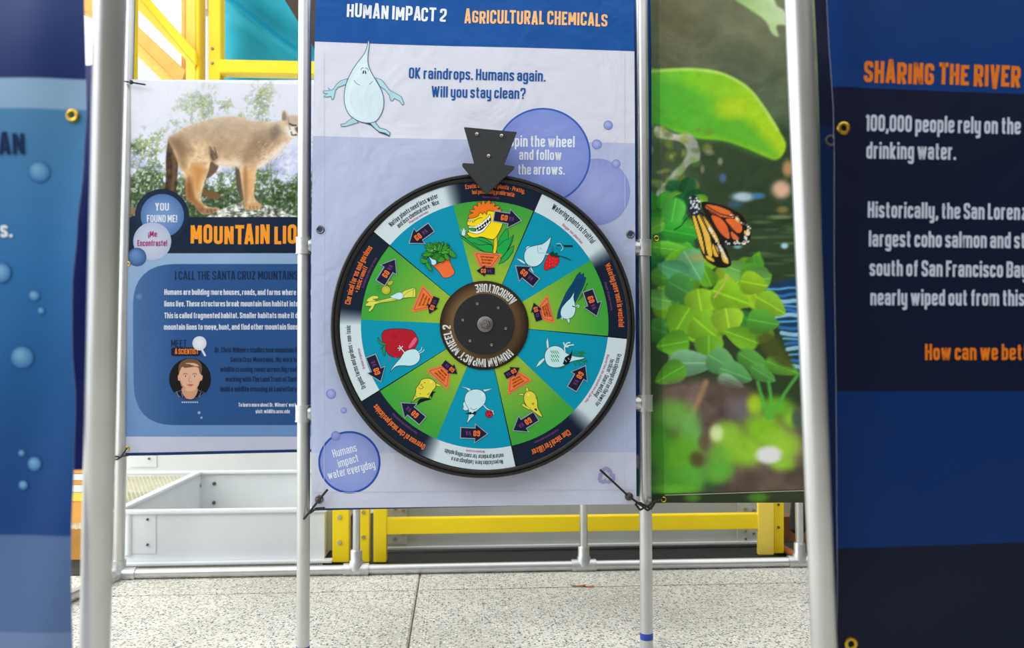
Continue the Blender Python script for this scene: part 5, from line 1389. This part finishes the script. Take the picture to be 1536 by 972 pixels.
Cl.disc((299.6, 515), 10.6, (232, 236, 240), (206, 214, 226)); Cl.line([(303, 524), (308.5, 534)], 3, (222, 228, 236), smooth=False)
for txt, x0, x1, y in (('Dr. Chris Wilmers studies how mountain lions', 322.5, 456, 528.6), ('Santa Cruz Mountains. His work helps', 345.8, 456, 543), ('wildlife crossing zones across big roads', 330.5, 449, 557.7), ('working with The Land Trust of Santa', 338.3, 448.5, 572.5), ('build a wildlife crossing at Laurel Curve', 331, 448.5, 587.2)):
    Cl.text(txt, (x0, y), (x1, y), 7.6, (24, 44, 84), .14)
Cl.text("To learn more about Dr. Wilmers' work, please", (358, 610), (462, 610), 5.8, LW, .17); Cl.text('visit: wildlife.ucsc.edu', (383.5, 619.8), (434.6, 619.8), 5.8, LW, .17)
for i in range(8): Cl.line([(273 + i * 3.2, 603.2), (275.2 + i * 3.2, 603.2)], 1.8, (190, 206, 230), smooth=False)
Cl.build('lettering', M_vinyl_thin, lb_)
Cl = Canvas(PL, ldisp, layer=.0016, step=.00004)
Cl.disc((285.3, 568.6), 31.4, (16, 16, 18), rings=6, n=48)
Cl.view(4.052, 170, 460)
clipc = (467, 440, 124)
Cl.fill([(372, 522), (400, 512), (425, 500), (510, 500), (540, 515), (562, 524), (530, 550), (500, 560), (467, 564), (435, 560), (400, 548)], (74, 86, 134), outline=None)
for i in range(6): Cl.line([(385 + i * 30, 515 + (i % 2) * 6), (400 + i * 24, 548)], .6, (150, 156, 190))
Cl.fill([(425, 490), (505, 490), (512, 520), (490, 556), (465, 562), (440, 552), (420, 520)], (206, 152, 124), True)
Cl.fill([(400, 412), (405, 370), (430, 345), (500, 345), (528, 372), (534, 412), (544, 420), (540, 446), (528, 452), (518, 480), (495, 506), (468, 514), (440, 506), (418, 480), (408, 452), (396, 446), (394, 420)], (224, 176, 148), True)
Cl.fill([(400, 410), (398, 365), (415, 335), (450, 318), (490, 317), (522, 332), (540, 362), (536, 408), (526, 400), (518, 372), (490, 366), (440, 372), (420, 366), (408, 385)], (110, 82, 58), True)
for x in (440, 496): Cl.line([(x - 14, 412), (x, 406), (x + 14, 411)], .9, (120, 84, 60)); Cl.fill([(x - 10, 424), (x, 418), (x + 10, 424), (x, 429)], (240, 232, 226), True); Cl.disc((x, 423), 5, (70, 60, 60))
Cl.line([(468, 425), (460, 452), (470, 458), (480, 452)], .7, (176, 122, 96)); Cl.fill([(448, 474), (468, 470), (490, 474), (470, 484)], (190, 104, 96), True)
Cl.fill([(405, 430), (420, 470), (445, 500), (420, 485), (408, 455)], (196, 146, 120), True)
Cl.build('portrait_print', M_vinyl_thin, lb_)
for (u, v) in ((192.5, 396), (190, 673.5)): grommet(PL, u, v, .009, .0045, M_brass, lb_, ldisp)
PLt = Plane(Y=2.81)
cord('bungee_tie', [PLt(190.5, 672), PLt(181, 686), PLt(170, 684), Plane(Y=2.862)(166, 690), PLt(176, 689), PLt(184, 684), PLt(193, 683)], None, .0028, 'small dark tie holding the mountain lion banner foot to the corner post', 'cord')
cord('bungee_tie', [PLt(218, 127), PLt(196, 123.5), PLt(183, 121.5)], PLt(196.5, 123.2), .0028, 'small dark tie at the upper left corner of the mountain lion banner', 'cord')

# ------------------------------------------------------------------ grey planter tray behind, with mesh
def bolt(P, u, v, r, parent, off=0.0, m=None, n=6):
    lathe('bolt', P(u, v, off), P.n, [(0, -.001), (r, -.001), (r, .004), (r * .8, .006), (0, .006)], m or M_steel, parent, n)
Yt = 2.98; PT = Plane(Y=Yt); X0 = -1.17; X1 = PT(487, 800).x; ZT = .185; YB = 3.94
tray = thing('metal_tray', 'open pale grey sheet metal planter tray behind the corner post', 'planter', ((X0 + X1) / 2, 3.4, 0))
box('front_panel', X0, X1, Yt, Yt + .012, .022, ZT, M_grey, tray, .001)
box('back_panel', X0, X1, YB, YB + .012, .022, ZT, M_grey, tray)
box('side_panel', X0, X0 + .012, Yt + .012, YB, .022, ZT, M_grey, tray)
box('side_panel', X1 - .012, X1, Yt + .012, YB, .022, ZT, M_grey, tray)
box('tray_floor', X0 + .012, X1 - .012, Yt + .012, YB, .0, .022, M_greyd, tray)
box('lip', X0 - .015, X1 + .01, Yt - .014, Yt + .02, ZT, ZT + .013, M_white, tray, .003)
box('lip', X0 - .6, X1 + .01, YB - .014, YB + .02, ZT, ZT + .013, M_white, tray, .003)
box('lip', X0 - .012, X0 + .022, Yt + .02, YB - .014, ZT, ZT + .013, M_grey, tray, .003)
box('lower_lip', X0 - .02, X1 + .03, Yt - .028, Yt + .01, .012, .022, M_white, tray, .002)
brk = prism('corner_plate', Plane(Y=Yt - .003), [(196, 768), (234, 768.5), (234, 831), (198, 831)], .004, M_grey, tray, .001)
for (u, v) in ((221.5, 779), (221.5, 817)): bolt(Plane(Y=Yt - .003), u, v, .0045, brk, m=M_darkg)
tube('corner_bead', PT(194, 768), PT(194, 832), .012, M_grey, tray)
PBk = Plane(Y=YB - .001)
for (u, v) in ((321.5, 725.5), (299, 729), (321, 754)): bolt(PBk, u, v, .009, tray, m=M_darkg)
# riser behind
Yr = 4.25; PRi = Plane(Y=Yr)
riser = thing('riser_panel', 'pale grey metal riser below the foot of the mountain lion banner', 'panel', (-1.3, Yr, 0))
box('riser_board', -2.2, X1 - .2, Yr, Yr + .03, 0.0, .34, M_grey, riser, .002)
rp_ = prism('corner_plate', Plane(Y=Yr - .004), [(195, 640), (235, 640), (235, 701), (195, 701)], .004, M_grey, riser, .001); bolt(Plane(Y=Yr - .005), 223.5, 688, .006, rp_, m=M_darkg)
# wire mesh screen left of the tray
ms = thing('mesh_screen', 'galvanised wire mesh screen lying left of the grey tray', 'screen', (X0 - .3, YB, 0))
bm = bmesh.new()
xa, xb, za, zb = X0 - .42, X0 - .02, .03, ZT
step_ = .017
def seg_clip(x0, z0, x1, z1):
    add_tube(bm, (x0, 0, z0), (x1, 0, z1), .0016, 4, caps=False)
k = -20
A3 = Vector((X0 - .02, YB - .03, ZT)); 
cols_ = int((xb - xa) / step_); rows_ = 46
# inclined screen: far edge at the rear lip, near edge down by the post
def scr(i, j): return Vector((X0 - .018 - i * step_, YB - .03 - j * step_ * 1.15, ZT - .004 - j * .0011))
for j in range(rows_):
    for i in range(28):
        o_ = .5 if j % 2 else 0
        p = scr(i + o_, j); q1 = scr(i + o_ + .5, j + 1); q2 = scr(i + o_ - .5, j + 1)
        add_tube(bm, p, q1, .0023, 3, caps=False)
        if i + o_ > .4: add_tube(bm, p, q2, .0023, 3, caps=False)
o_ = from_bm('wire_lattice', bm, M_wire, ms); o_['kind'] = 'stuff'
box('screen_bed', X0 - .5, X0 - .02, Yt + .3, YB - .02, 0, .11, mat('olive_mesh_bed', (112, 118, 74), .8, noise=.1), ms)
# dark speckled floor strip beyond the rail
tag(box('trim_1', -1.6, 1.6, YR + .05, 3.9, 0.0, .004, M_dark_strip), kind='structure')
bm = bmesh.new()
for i in range(96):
    xg = X0 + .0 + i * .0075
    add_tube(bm, (xg, Yt - .03, .003), (xg + .006, Yt - .03, .012), .0008, 3, caps=False); add_tube(bm, (xg + .006, Yt - .03, .003), (xg, Yt - .03, .012), .0008, 3, caps=False)
og = from_bm('grille_strip', bm, M_wire, tray); og['kind'] = 'stuff'

# ------------------------------------------------------------------ yellow steel barrier low down
YY = 2.955; PY = Plane(Y=YY)
def ypoly(name, pts, th, m, parent, P=PY, bev=.002): return prism(name, P, pts, th, m, parent, bev)
yp = ypoly('yellow_post', [(498.5, 690), (523.5, 690), (523.5, 843.5), (498.5, 843.5)], .05, M_yel, None); tag(yp, 'yellow bolted upright post beside the right end of the grey tray', 'post')
for v in (776, 813.5): bolt(PY, 509.5, v, .0085, yp)
sp_ = ypoly('grey_side_strip', [(489, 700), (498, 700), (498, 826), (489, 826)], .03, M_greyd, None, Plane(Y=3.025)); tag(sp_, 'narrow grey metal strip between the tray end and yellow post', 'strip')
y2 = ypoly('yellow_post', [(539.5, 690), (554, 690), (554, 843.5), (539.5, 843.5)], .04, M_yel, None); tag(y2, 'narrow yellow post with two bolts right of the thin pipe', 'post')
for v in (768.5, 805.5): bolt(PY, 545, v, .0075, y2)
bar = thing('yellow_barrier', 'low yellow steel barrier with one horizontal bar under the wheel banner', 'barrier', tuple(PY(860, 843)))
ypoly('upright', [(560, 700), (580.5, 700), (579.5, 843.5), (560, 843.5)], .05, M_yel, bar)
ypoly('crossbar', [(579, 778.6), (1141, 771.3), (1141, 793.5), (579, 802)], .04, M_yel, bar, Plane(Y=YY + .004))
yr_ = ypoly('upright', [(1138, 690), (1161, 690), (1161, 832.5), (1138, 832.5)], .02, M_yel2, bar, Plane(Y=YY - .004))  # lit front face of the post, its brightness painted as paler yellow
ys_ = ypoly('upright', [(1161, 690), (1176, 690), (1176, 830), (1161, 830)], .05, M_yel, bar, Plane(Y=YY + .014)); 
for v in (757, 791): bolt(Plane(Y=YY + .014), 1167.5, v, .005, ys_, m=M_darkg)
Yg = 3.13; PG = Plane(Y=Yg)
gp = thing('grey_kick_panel', 'long grey metal panel behind the low yellow barrier', 'panel', tuple(PG(860, 822)))
zb_ = .024
box('panel_board', PG(573, 800).x, PG(1150, 800).x, Yg, Yg + .02, zb_, .42, M_greyd, gp, .001)
box('bottom_lip', PG(573, 800).x, PG(1150, 800).x, Yg - .02, Yg + .0, zb_ - .006, zb_ + .002, M_grey, gp, .001)
for (u0, u1) in ((581, 610), (1106, 1141)):
    PPp = Plane(Y=Yg - .006); pl = prism('bracket_plate', PPp, [(u0, 700), (u1, 700), (u1, 812 if u0 > 900 else 816), (u0, 812 if u0 > 900 else 816)], .005, mat('bright_bracket', (206, 212, 216), .4, .2, noise=.12) if 'bright_bracket' not in bpy.data.materials else bpy.data.materials['bright_bracket'], gp, .0006)
    for (du, v) in ((12, 763), (12, 796), (24, 765), (24, 800), (12, 808)): bolt(PPp, u0 + du, v, .006, pl)
tag(box('brown_rail', PG(1170, 800).x, PG(1330, 800).x, 3.2, 3.26, .0, .10, M_wood), 'brown timber rail low down right of the yellow barrier', 'rail')
bm = bmesh.new(); add_lathe(bm, (PG(1192, 800).x + .01, 3.12, .0), (0, 0, 1), [(0, 0.05), (.02, .055), (.034, .07), (.03, .12), (.022, .2), (.03, .3), (0, .36)], 20)
bl = from_bm('black_cover', bm, mat('black_cover', (28, 26, 26), .6, noise=.3, bump=.01, scale=8), None, True); tag(bl, 'black cloth bundle beside the post at the right end of the floor rail', 'bundle')
tube('hanging_cord', (PG(1192, 800).x + .01, 3.12, .34), (PG(1192, 800).x + .01, 3.12, .5), .004, M_cord, bl, 8)
box('shelf_peg', PG(1192, 800).x - .01, PG(1192, 800).x + .03, 3.11, 3.5, .47, .49, M_wood, bl)
tag(tube('copper_pipe', on_floor(1172, 822, .02), on_floor(1202, 838, .02), .014, M_copper), 'short copper coloured pipe end on the floor right of the yellow barrier', 'pipe')
tag(box('beige_back_panel', PG(1165, 800).x, PG(1340, 800).x, 3.5, 3.53, 0, .5, mat('beige_panel', (176, 166, 140), .6)), 'beige panel low behind the black cloth bundle', 'panel')

# timber crate left, between near banner and near pole
PC = Plane(Y=3.1)
cr = thing('timber_crate', 'orange timber crate with pale banded top left behind the near pipe', 'crate', tuple(PC(120, 862)))
prism('crate_side', PC, [(84, 752), (150, 752), (149, 851), (86, 851)], .1, M_tan, cr, .003)
for v0, v1, m_ in ((739, 752, M_yel2), (727.5, 738.5, M_white), (721, 727, M_tan), (711, 720.5, M_white), (703, 710.5, M_tan)):
    prism('top_board', PC, [(84, v0), (150, v0), (150, v1), (84, v1)], .1, m_, cr, .001)

# ------------------------------------------------------------------ upper left: yellow steel and timber framing, teal curtain
PY4 = Plane(Y=3.9)
yf = thing('yellow_tower', 'yellow steel tower frame with a diagonal brace above the mountain lion banner', 'frame', tuple(PY4(250, 700)))
def beam(name, pts, th, m, parent, P): return prism(name, P, pts, th, m, parent, .004)
pA = beam('upright', [(187, -40), (196.5, -40), (192, 640), (166, 700), (166, -40)], .08, M_yel, yf, Plane(Y=3.3))
for v in (94,): bolt(Plane(Y=3.3), 191.5, v, .005, pA, m=M_darkg)
beam('upright', [(294, -40), (299, -40), (299, 640), (294, 640)], .10, M_yel, yf, Plane(Y=3.88))
beam('upright', [(278.5, -40), (294, -40), (294, 640), (278.5, 640)], .06, M_yel2, yf, Plane(Y=3.9))
pB = beam('upright', [(312.5, -40), (331, -40), (330, 640), (312, 640)], .08, M_yel, yf, Plane(Y=3.9))
for v in (73, 95): bolt(Plane(Y=3.9), 318.5, v, .007, pB, m=M_darkg)
beam('rail', [(328, 88.8), (480, 91.8), (480, 112), (328, 109)], .07, M_yel, yf, Plane(Y=3.86))
beam('diagonal_brace', [(183, -40), (210, -2), (294, 98), (294, 77), (226, 0), (190, -40)], .03, M_yel, yf, Plane(Y=3.84))
beam('diagonal_brace', [(186, -10), (198, 5), (292, 103), (294, 98), (210, -2), (183, -40)], .05, M_yel2, yf, Plane(Y=3.87))
tf = thing('timber_truss', 'orange timber diagonal and stud behind the yellow tower frame', 'frame', tuple(Plane(Y=4.6)(250, 700)))
beam('timber_diagonal', [(188, 21), (197, 30), (279, 106), (274, 121), (263, 121), (188, 44)], .08, M_tan, tf, Plane(Y=4.55))
beam('timber_diagonal', [(188, 44), (264, 121), (260, 138), (243, 121), (188, 67)], .1, mat('pale_orange_timber', (246, 190, 96), .55, noise=.1), tf, Plane(Y=4.6))  # paler orange tone for the lower face of the diagonal
beam('timber_stud', [(271.5, -40), (278.5, -40), (278.5, 640), (271.5, 640)], .1, M_tan, tf, Plane(Y=4.7))
beam('timber_stud', [(300.5, -40), (311, -40), (311, 14), (300.5, 14)], .1, mat('peach_timber', (240, 214, 190), .6), tf, Plane(Y=4.7))
tl = thing('yellow_beam', 'yellow beam end glimpsed between the near left banner and near pole', 'beam', tuple(Plane(Y=3.6)(130, -20)))
beam('beam_face', [(60, -60), (160, -60), (160, 42), (150, 30), (125, 17), (60, -12)], .08, M_tan, tl, Plane(Y=3.6))
# teal curtain, folded cloth
def cloth(name, P, outline, n, fold, material, parent=None, thick=.003):
    (tl_, tr_, br_, bl_) = outline; bm = bmesh.new(); g = []
    for s_ in (0, 1):
        for j in range(n + 1):
            for i in range(n + 1):
                a, b = i / n, j / n
                u = lerp(lerp(tl_[0], tr_[0], a), lerp(bl_[0], br_[0], a), b); v = lerp(lerp(tl_[1], tr_[1], a), lerp(bl_[1], br_[1], a), b)
                g.append(bm.verts.new(P(u, v, fold(u, v) - s_ * thick)))
    N = (n + 1) ** 2
    for s_ in (0, 1):
        for j in range(n):
            for i in range(n):
                k = s_ * N + j * (n + 1) + i; f = [g[k], g[k + 1], g[k + n + 2], g[k + n + 1]]; bm.faces.new(f if s_ else f[::-1])
    return from_bm(name, bm, material, parent, True)
PTl = Plane(Y=4.3)
cur = thing('teal_curtain', 'teal fabric sail stretched behind the yellow rail', 'curtain', tuple(PTl(400, 600)))
def fold1(u, v):
    s_ = (u - 330) * .59 - (v - 2) * .81      # across the seam line
    return .05 * math.sin(u / 26.0) * math.exp(-((u - 335) / 60.0) ** 2) + .06 * math.exp(-(s_ / 9.0) ** 2) + .10 * math.exp(-((s_ - 46) / 20.0) ** 2)
cloth('fabric', PTl, ((326, -60), (388, -60), (505, 128), (326, 200)), 70, fold1, M_teal, cur)
# a second small sail of dark cloth above
tag(box('dark_beam', PTl(405, 0).x, PTl(640, 0).x, 4.6, 4.75, 2.1, 3.4, M_brown), 'dark brown beam above the teal fabric sail', 'beam')

# ------------------------------------------------------------------ near left stand and banner
Pn = Plane(at=(60, 500), depth=0.90, rot=-4.0)
npl = thing('near_pipe_stand', 'blurred thick aluminium pipe standing nearest on the left', 'pole', (0, 0, 0))
def free(u, v, d): return CAM + ray(u, v) * d
a, b = free(165.5, 0, .855), free(142, 972, .93); d = (b - a) / (b.z - a.z); foot = a + d * (0 - a.z)
npl.location = foot
tube('upright_pipe', foot, a + d * (1.75 - a.z), .0158, M_alu, npl, 40)
lathe('foot_flange', (foot.x, foot.y, 0), (0, 0, 1), [(0, 0), (.045, 0), (.045, .006), (.022, .009), (.021, .03), (0, .03)], M_fit, npl, 24)
nl = thing('near_left_banner', 'blurred blue banner cut off at the left edge with pale bubbles', 'banner', tuple(Pn(60, 980)))
LE = [(-20, 126), (160, 126), (240, 122.5), (350, 114.5), (430, 109), (520, 109), (600, 113.5), (690, 112), (800, 110), (1100, 108.5)]
def edge_u(v):
    for (v0, u0), (v1, u1) in zip(LE, LE[1:]):
        if v <= v1: t = max(0, (v - v0) / (v1 - v0)); t = t * t * (3 - 2 * t); return lerp(u0, u1, t)
    return LE[-1][1]
def nedge(u, v, a, b): return lerp(-330, edge_u(v), a), v
nld = lambda u, v: .0035 * math.sin(u / 34.0 + v / 160) * math.exp(-((u - 100) / 70.0) ** 2) + .002 * math.sin(v / 70.0 + u / 60.)
def nlcol(u, v):
    if v < 119: return mix((54, 72, 124), (32, 50, 104), v / 119)
    if v < 163.5: return (140, 174, 208)
    if v < 400: return mix((78, 132, 178), (44, 108, 166), (v - 163) / 237)
    if v < 803: return mix((44, 108, 166), (24, 66, 128), (v - 400) / 380)
    if v < 946: return (84, 110, 156)
    return (108, 132, 172)
sheet_solid('banner_sheet', Pn, [(-330, -22), (125, -22), (110, 1060), (-330, 1060)], nld, M_vinyl_dark, nl, colf=nlcol, edge=nedge, nx=50, ny=360)
cn = Canvas(Pn, nld, layer=.0008, step=.00006)
for (u, v, r_) in ((57, 257, 16), (34, 536, 16.5), (51.5, 443.5, 8), (61.5, 466, 5), (50, 696, 10.5), (33, 728, 7), (31, 680, 5), (2, 409, 15)):
    cn.disc((u, v), r_, (118, 168, 206), (52, 104, 166), shift=(-.3, -.4), rings=6)
cn.build('bubble_print', M_vinyl_dark, nl, True)
cn = Canvas(Pn, nld, layer=.001, step=.00006)
cn.text('AN', (-1, 232), (37.5, 231.5), 31, (18, 40, 82), .16)
cn.text('s.', (0, 356), (18.5, 355.5), 24, (224, 232, 244), .17)
cn.build('lettering', M_vinyl_dark, nl)
grommet(Pn, 106.5, 172, .0072, .0032, M_brass, nl, lambda a, b: nld(a, b) + .0005)
Pn2 = Plane(at=(120, 500), depth=1.0, rot=-4)
nb2 = thing('near_left_rear_banner', 'dark indigo banner strip between the near left banner and near pipe', 'banner', tuple(Pn2(100, 703)))
sheet_solid('banner_sheet', Pn2, [(-150, 96), (152, 97), (152, 706), (-150, 700)], lambda u, v: .003 * math.sin(u / 12.0 + v / 100), M_vinyl_dark, nb2, colf=lambda u, v: mix((74, 76, 124), (34, 44, 112), (v - 95) / 260), nx=60, ny=40, back=(60, 62, 90))

# ------------------------------------------------------------------ near right stand and banner
npr = thing('near_pipe_stand', 'thick bright aluminium pipe standing nearest on the right', 'pole', (0, 0, 0))
a, b = free(1197, 0, 1.02), free(1236.5, 972, 1.04); d = (b - a) / (b.z - a.z); foot = a + d * (0 - a.z)
npr.location = foot
tube('upright_pipe', foot, a + d * (1.75 - a.z), .0158, M_alu, npr, 40)
lathe('foot_flange', (foot.x, foot.y, 0), (0, 0, 1), [(0, 0), (.045, 0), (.045, .006), (.022, .009), (.021, .03), (0, .03)], M_fit, npr, 24)
Pq = Plane(at=(1255, 500), depth=1.07, rot=1.5)
RE = [(-30, 1238.5), (0, 1239.5), (70, 1243), (160, 1249), (240, 1251), (400, 1251), (560, 1253.5), (700, 1254.5), (1100, 1256)]
def redge_u(v):
    for (v0, u0), (v1, u1) in zip(RE, RE[1:]):
        if v <= v1: t = max(0, (v - v0) / (v1 - v0)); return lerp(u0, u1, t)
    return RE[-1][1]
nrd = lambda u, v: .005 * math.sin((u - 1240) / 26.0) * math.exp(-((u - 1262) / 30.0) ** 2) * math.exp(-(v / 180.0) ** 2) + .003 * math.sin((u * .5 + v) / 70.0) * math.exp(-((v - 940) / 90.0) ** 2) + .001 * math.sin(u / 90.)
nr = thing('near_right_banner', 'navy blue banner with orange heading cut off at the right edge', 'banner', tuple(Pq(1400, 1020)))
def nrcol(u, v):
    b1 = 131 + (u - 1250) * .034; b3 = 822 - (u - 1250) * .03
    if v < b1: return (10, 56, 124)
    if v < 587: return (16, 26, 54)
    if v < b3: return (8, 46, 104)
    return (18, 28, 50)
for nm_, (l0, r0), (l1, r1), c_ in (('heading_band', (-22, -22), (131, 150), (10, 54, 120)), ('text_band', (131, 150), (587, 587), (13, 22, 50)), ('lower_band', (587, 587), (822.3, 806), (6, 44, 102)), ('foot_band', (822.3, 806), (1060, 1060), (15, 24, 46))):
    cb = Canvas(Pq, nrd, layer=.0003, step=.00002); ids = []; NX, NY = 110, max(8, int((l1 - l0) / 4))
    for j in range(NY + 1):
        for i in range(NX + 1):
            a_, b_ = i / NX, j / NY; v_ = lerp(lerp(l0, l1, b_), lerp(r0, r1, b_), a_)
            ids.append(cb.vert((lerp(redge_u(v_), 1800, a_), v_), c_, True))
    for j in range(NY):
        for i in range(NX):
            k = j * (NX + 1) + i; cb.F.append([ids[k], ids[k + 1], ids[k + NX + 2], ids[k + NX + 1]])
    cb.build(nm_, M_vinyl_dark, nr, True)
sheet_solid('banner_sheet', Pq, [(1240, -22), (1800, -22), (1800, 1060), (1256, 1060)], nrd, M_vinyl_dark, nr, colf=nrcol, edge=lambda u, v, a, b: (lerp(redge_u(v), 1800, a), v), nx=110, ny=440)
cq = Canvas(Pq, nrd, layer=.0009, step=.00006)
OG = (228, 122, 30); WT = (196, 208, 228)
cq.text('SHARING THE RIVER', (1294, 124.2), (1530.4, 130.9), 31.5, OG, .185, wob=.05)
cq.text('100,000 people rely on the', (1296.3, 197.2), (1530.9, 201.4), 25, WT, .165)
cq.text('drinking water.', (1298.3, 238.3), (1433.3, 240), 25, WT, .165)
cq.text('Historically, the San Lorenz', (1300.4, 326.6), (1540.5, 330), 24, WT, .165)
cq.text('largest coho salmon and st', (1302, 370), (1538, 372.6), 24, WT, .165)
cq.text('south of San Francisco Bay', (1303, 413.8), (1541, 416.5), 24, WT, .165)
cq.text('nearly wiped out from this', (1304.3, 457.9), (1536.5, 458.8), 24, WT, .165)
cq.text('How can we bett', (1386.6, 540), (1542, 540), 24, OG, .165)
cq.build('lettering', M_vinyl_dark, nr)
for (u, v) in ((1263.5, 193.5), (1276, 965.5)):
    grommet(Pq, u, v, .0088, .004, M_brass, nr, lambda a, b: nrd(a, b) + .0003)
Pq2 = Plane(at=(1235, 500), depth=1.16, rot=1.5)
nr2 = thing('near_right_rear_banner', 'dark navy banner strip just right of the bright near pipe', 'banner', tuple(Pq2(1400, 1000)))
sheet_solid('banner_sheet', Pq2, [(1221, -22), (1700, -22), (1700, 1080), (1246, 1080)], lambda u, v: .002 * math.sin(v / 80.0), M_vinyl_dark, nr2, colf=lambda u, v: (14, 22, 46) if v < 190 else (10, 34, 74), edge=lambda u, v, a, b: (u + 5 * (1 - a) * math.sin(b * math.pi), v), nx=12, ny=60, back=(30, 36, 60))
g2 = grommet(Pq2, 1245.5, 211.5, .009, .0045, M_darkg, nr2)

# ------------------------------------------------------------------ small things on the floor
dc = on_floor(770, 990)
dr = lathe('floor_drain', (dc.x, dc.y, 0), (0, 0, 1), [(0, .0), (.058, .0), (.058, .003), (.05, .008), (.03, .013), (0, .015)], mat('brown_perforated_metal', (120, 108, 84), .5, .5, noise=.4, bump=.002, scale=200), None, 40)
tag(dr, 'small domed metal floor drain at the bottom edge between the two uprights', 'drain')
rnd = random.Random(3)
for k, (u, v, L_, lab) in enumerate(((868, 879.5, .05, 'longer dry brown leaf scrap on the floor seam'), (884, 880.5, .032, 'smaller reddish leaf scrap at the right end of the floor seam scraps'))):
    p = on_floor(u, v); bm = bmesh.new()
    top = [bm.verts.new((p.x + L_ / 2 * math.cos(a) * (1 + .2 * math.sin(3 * a)), p.y + .010 * math.sin(a), .003 + .003 * math.cos(2 * a))) for a in [i * math.pi / 6 for i in range(12)]]
    bot = [bm.verts.new(v_.co - Vector((0, 0, .0012))) for v_ in top]
    bm.faces.new(top); bm.faces.new(bot[::-1])
    for i in range(12): bm.faces.new((top[i], bot[i], bot[(i + 1) % 12], top[(i + 1) % 12]))
    tag(from_bm('leaf_scrap', bm, mat('dry_leaf%d' % k, ((150, 104, 62), (172, 92, 56))[k], .8, noise=.3), None), lab, 'leaf')

g2['label'] = 'dull grommet with a pale eyelet'
lathe('eyelet_hole', Pq2(1245.5, 211.5, .0005), Pq2.n, [(0, 0), (.0052, 0)], mat('pale_eyelet', (158, 168, 148), .6), g2, 20)
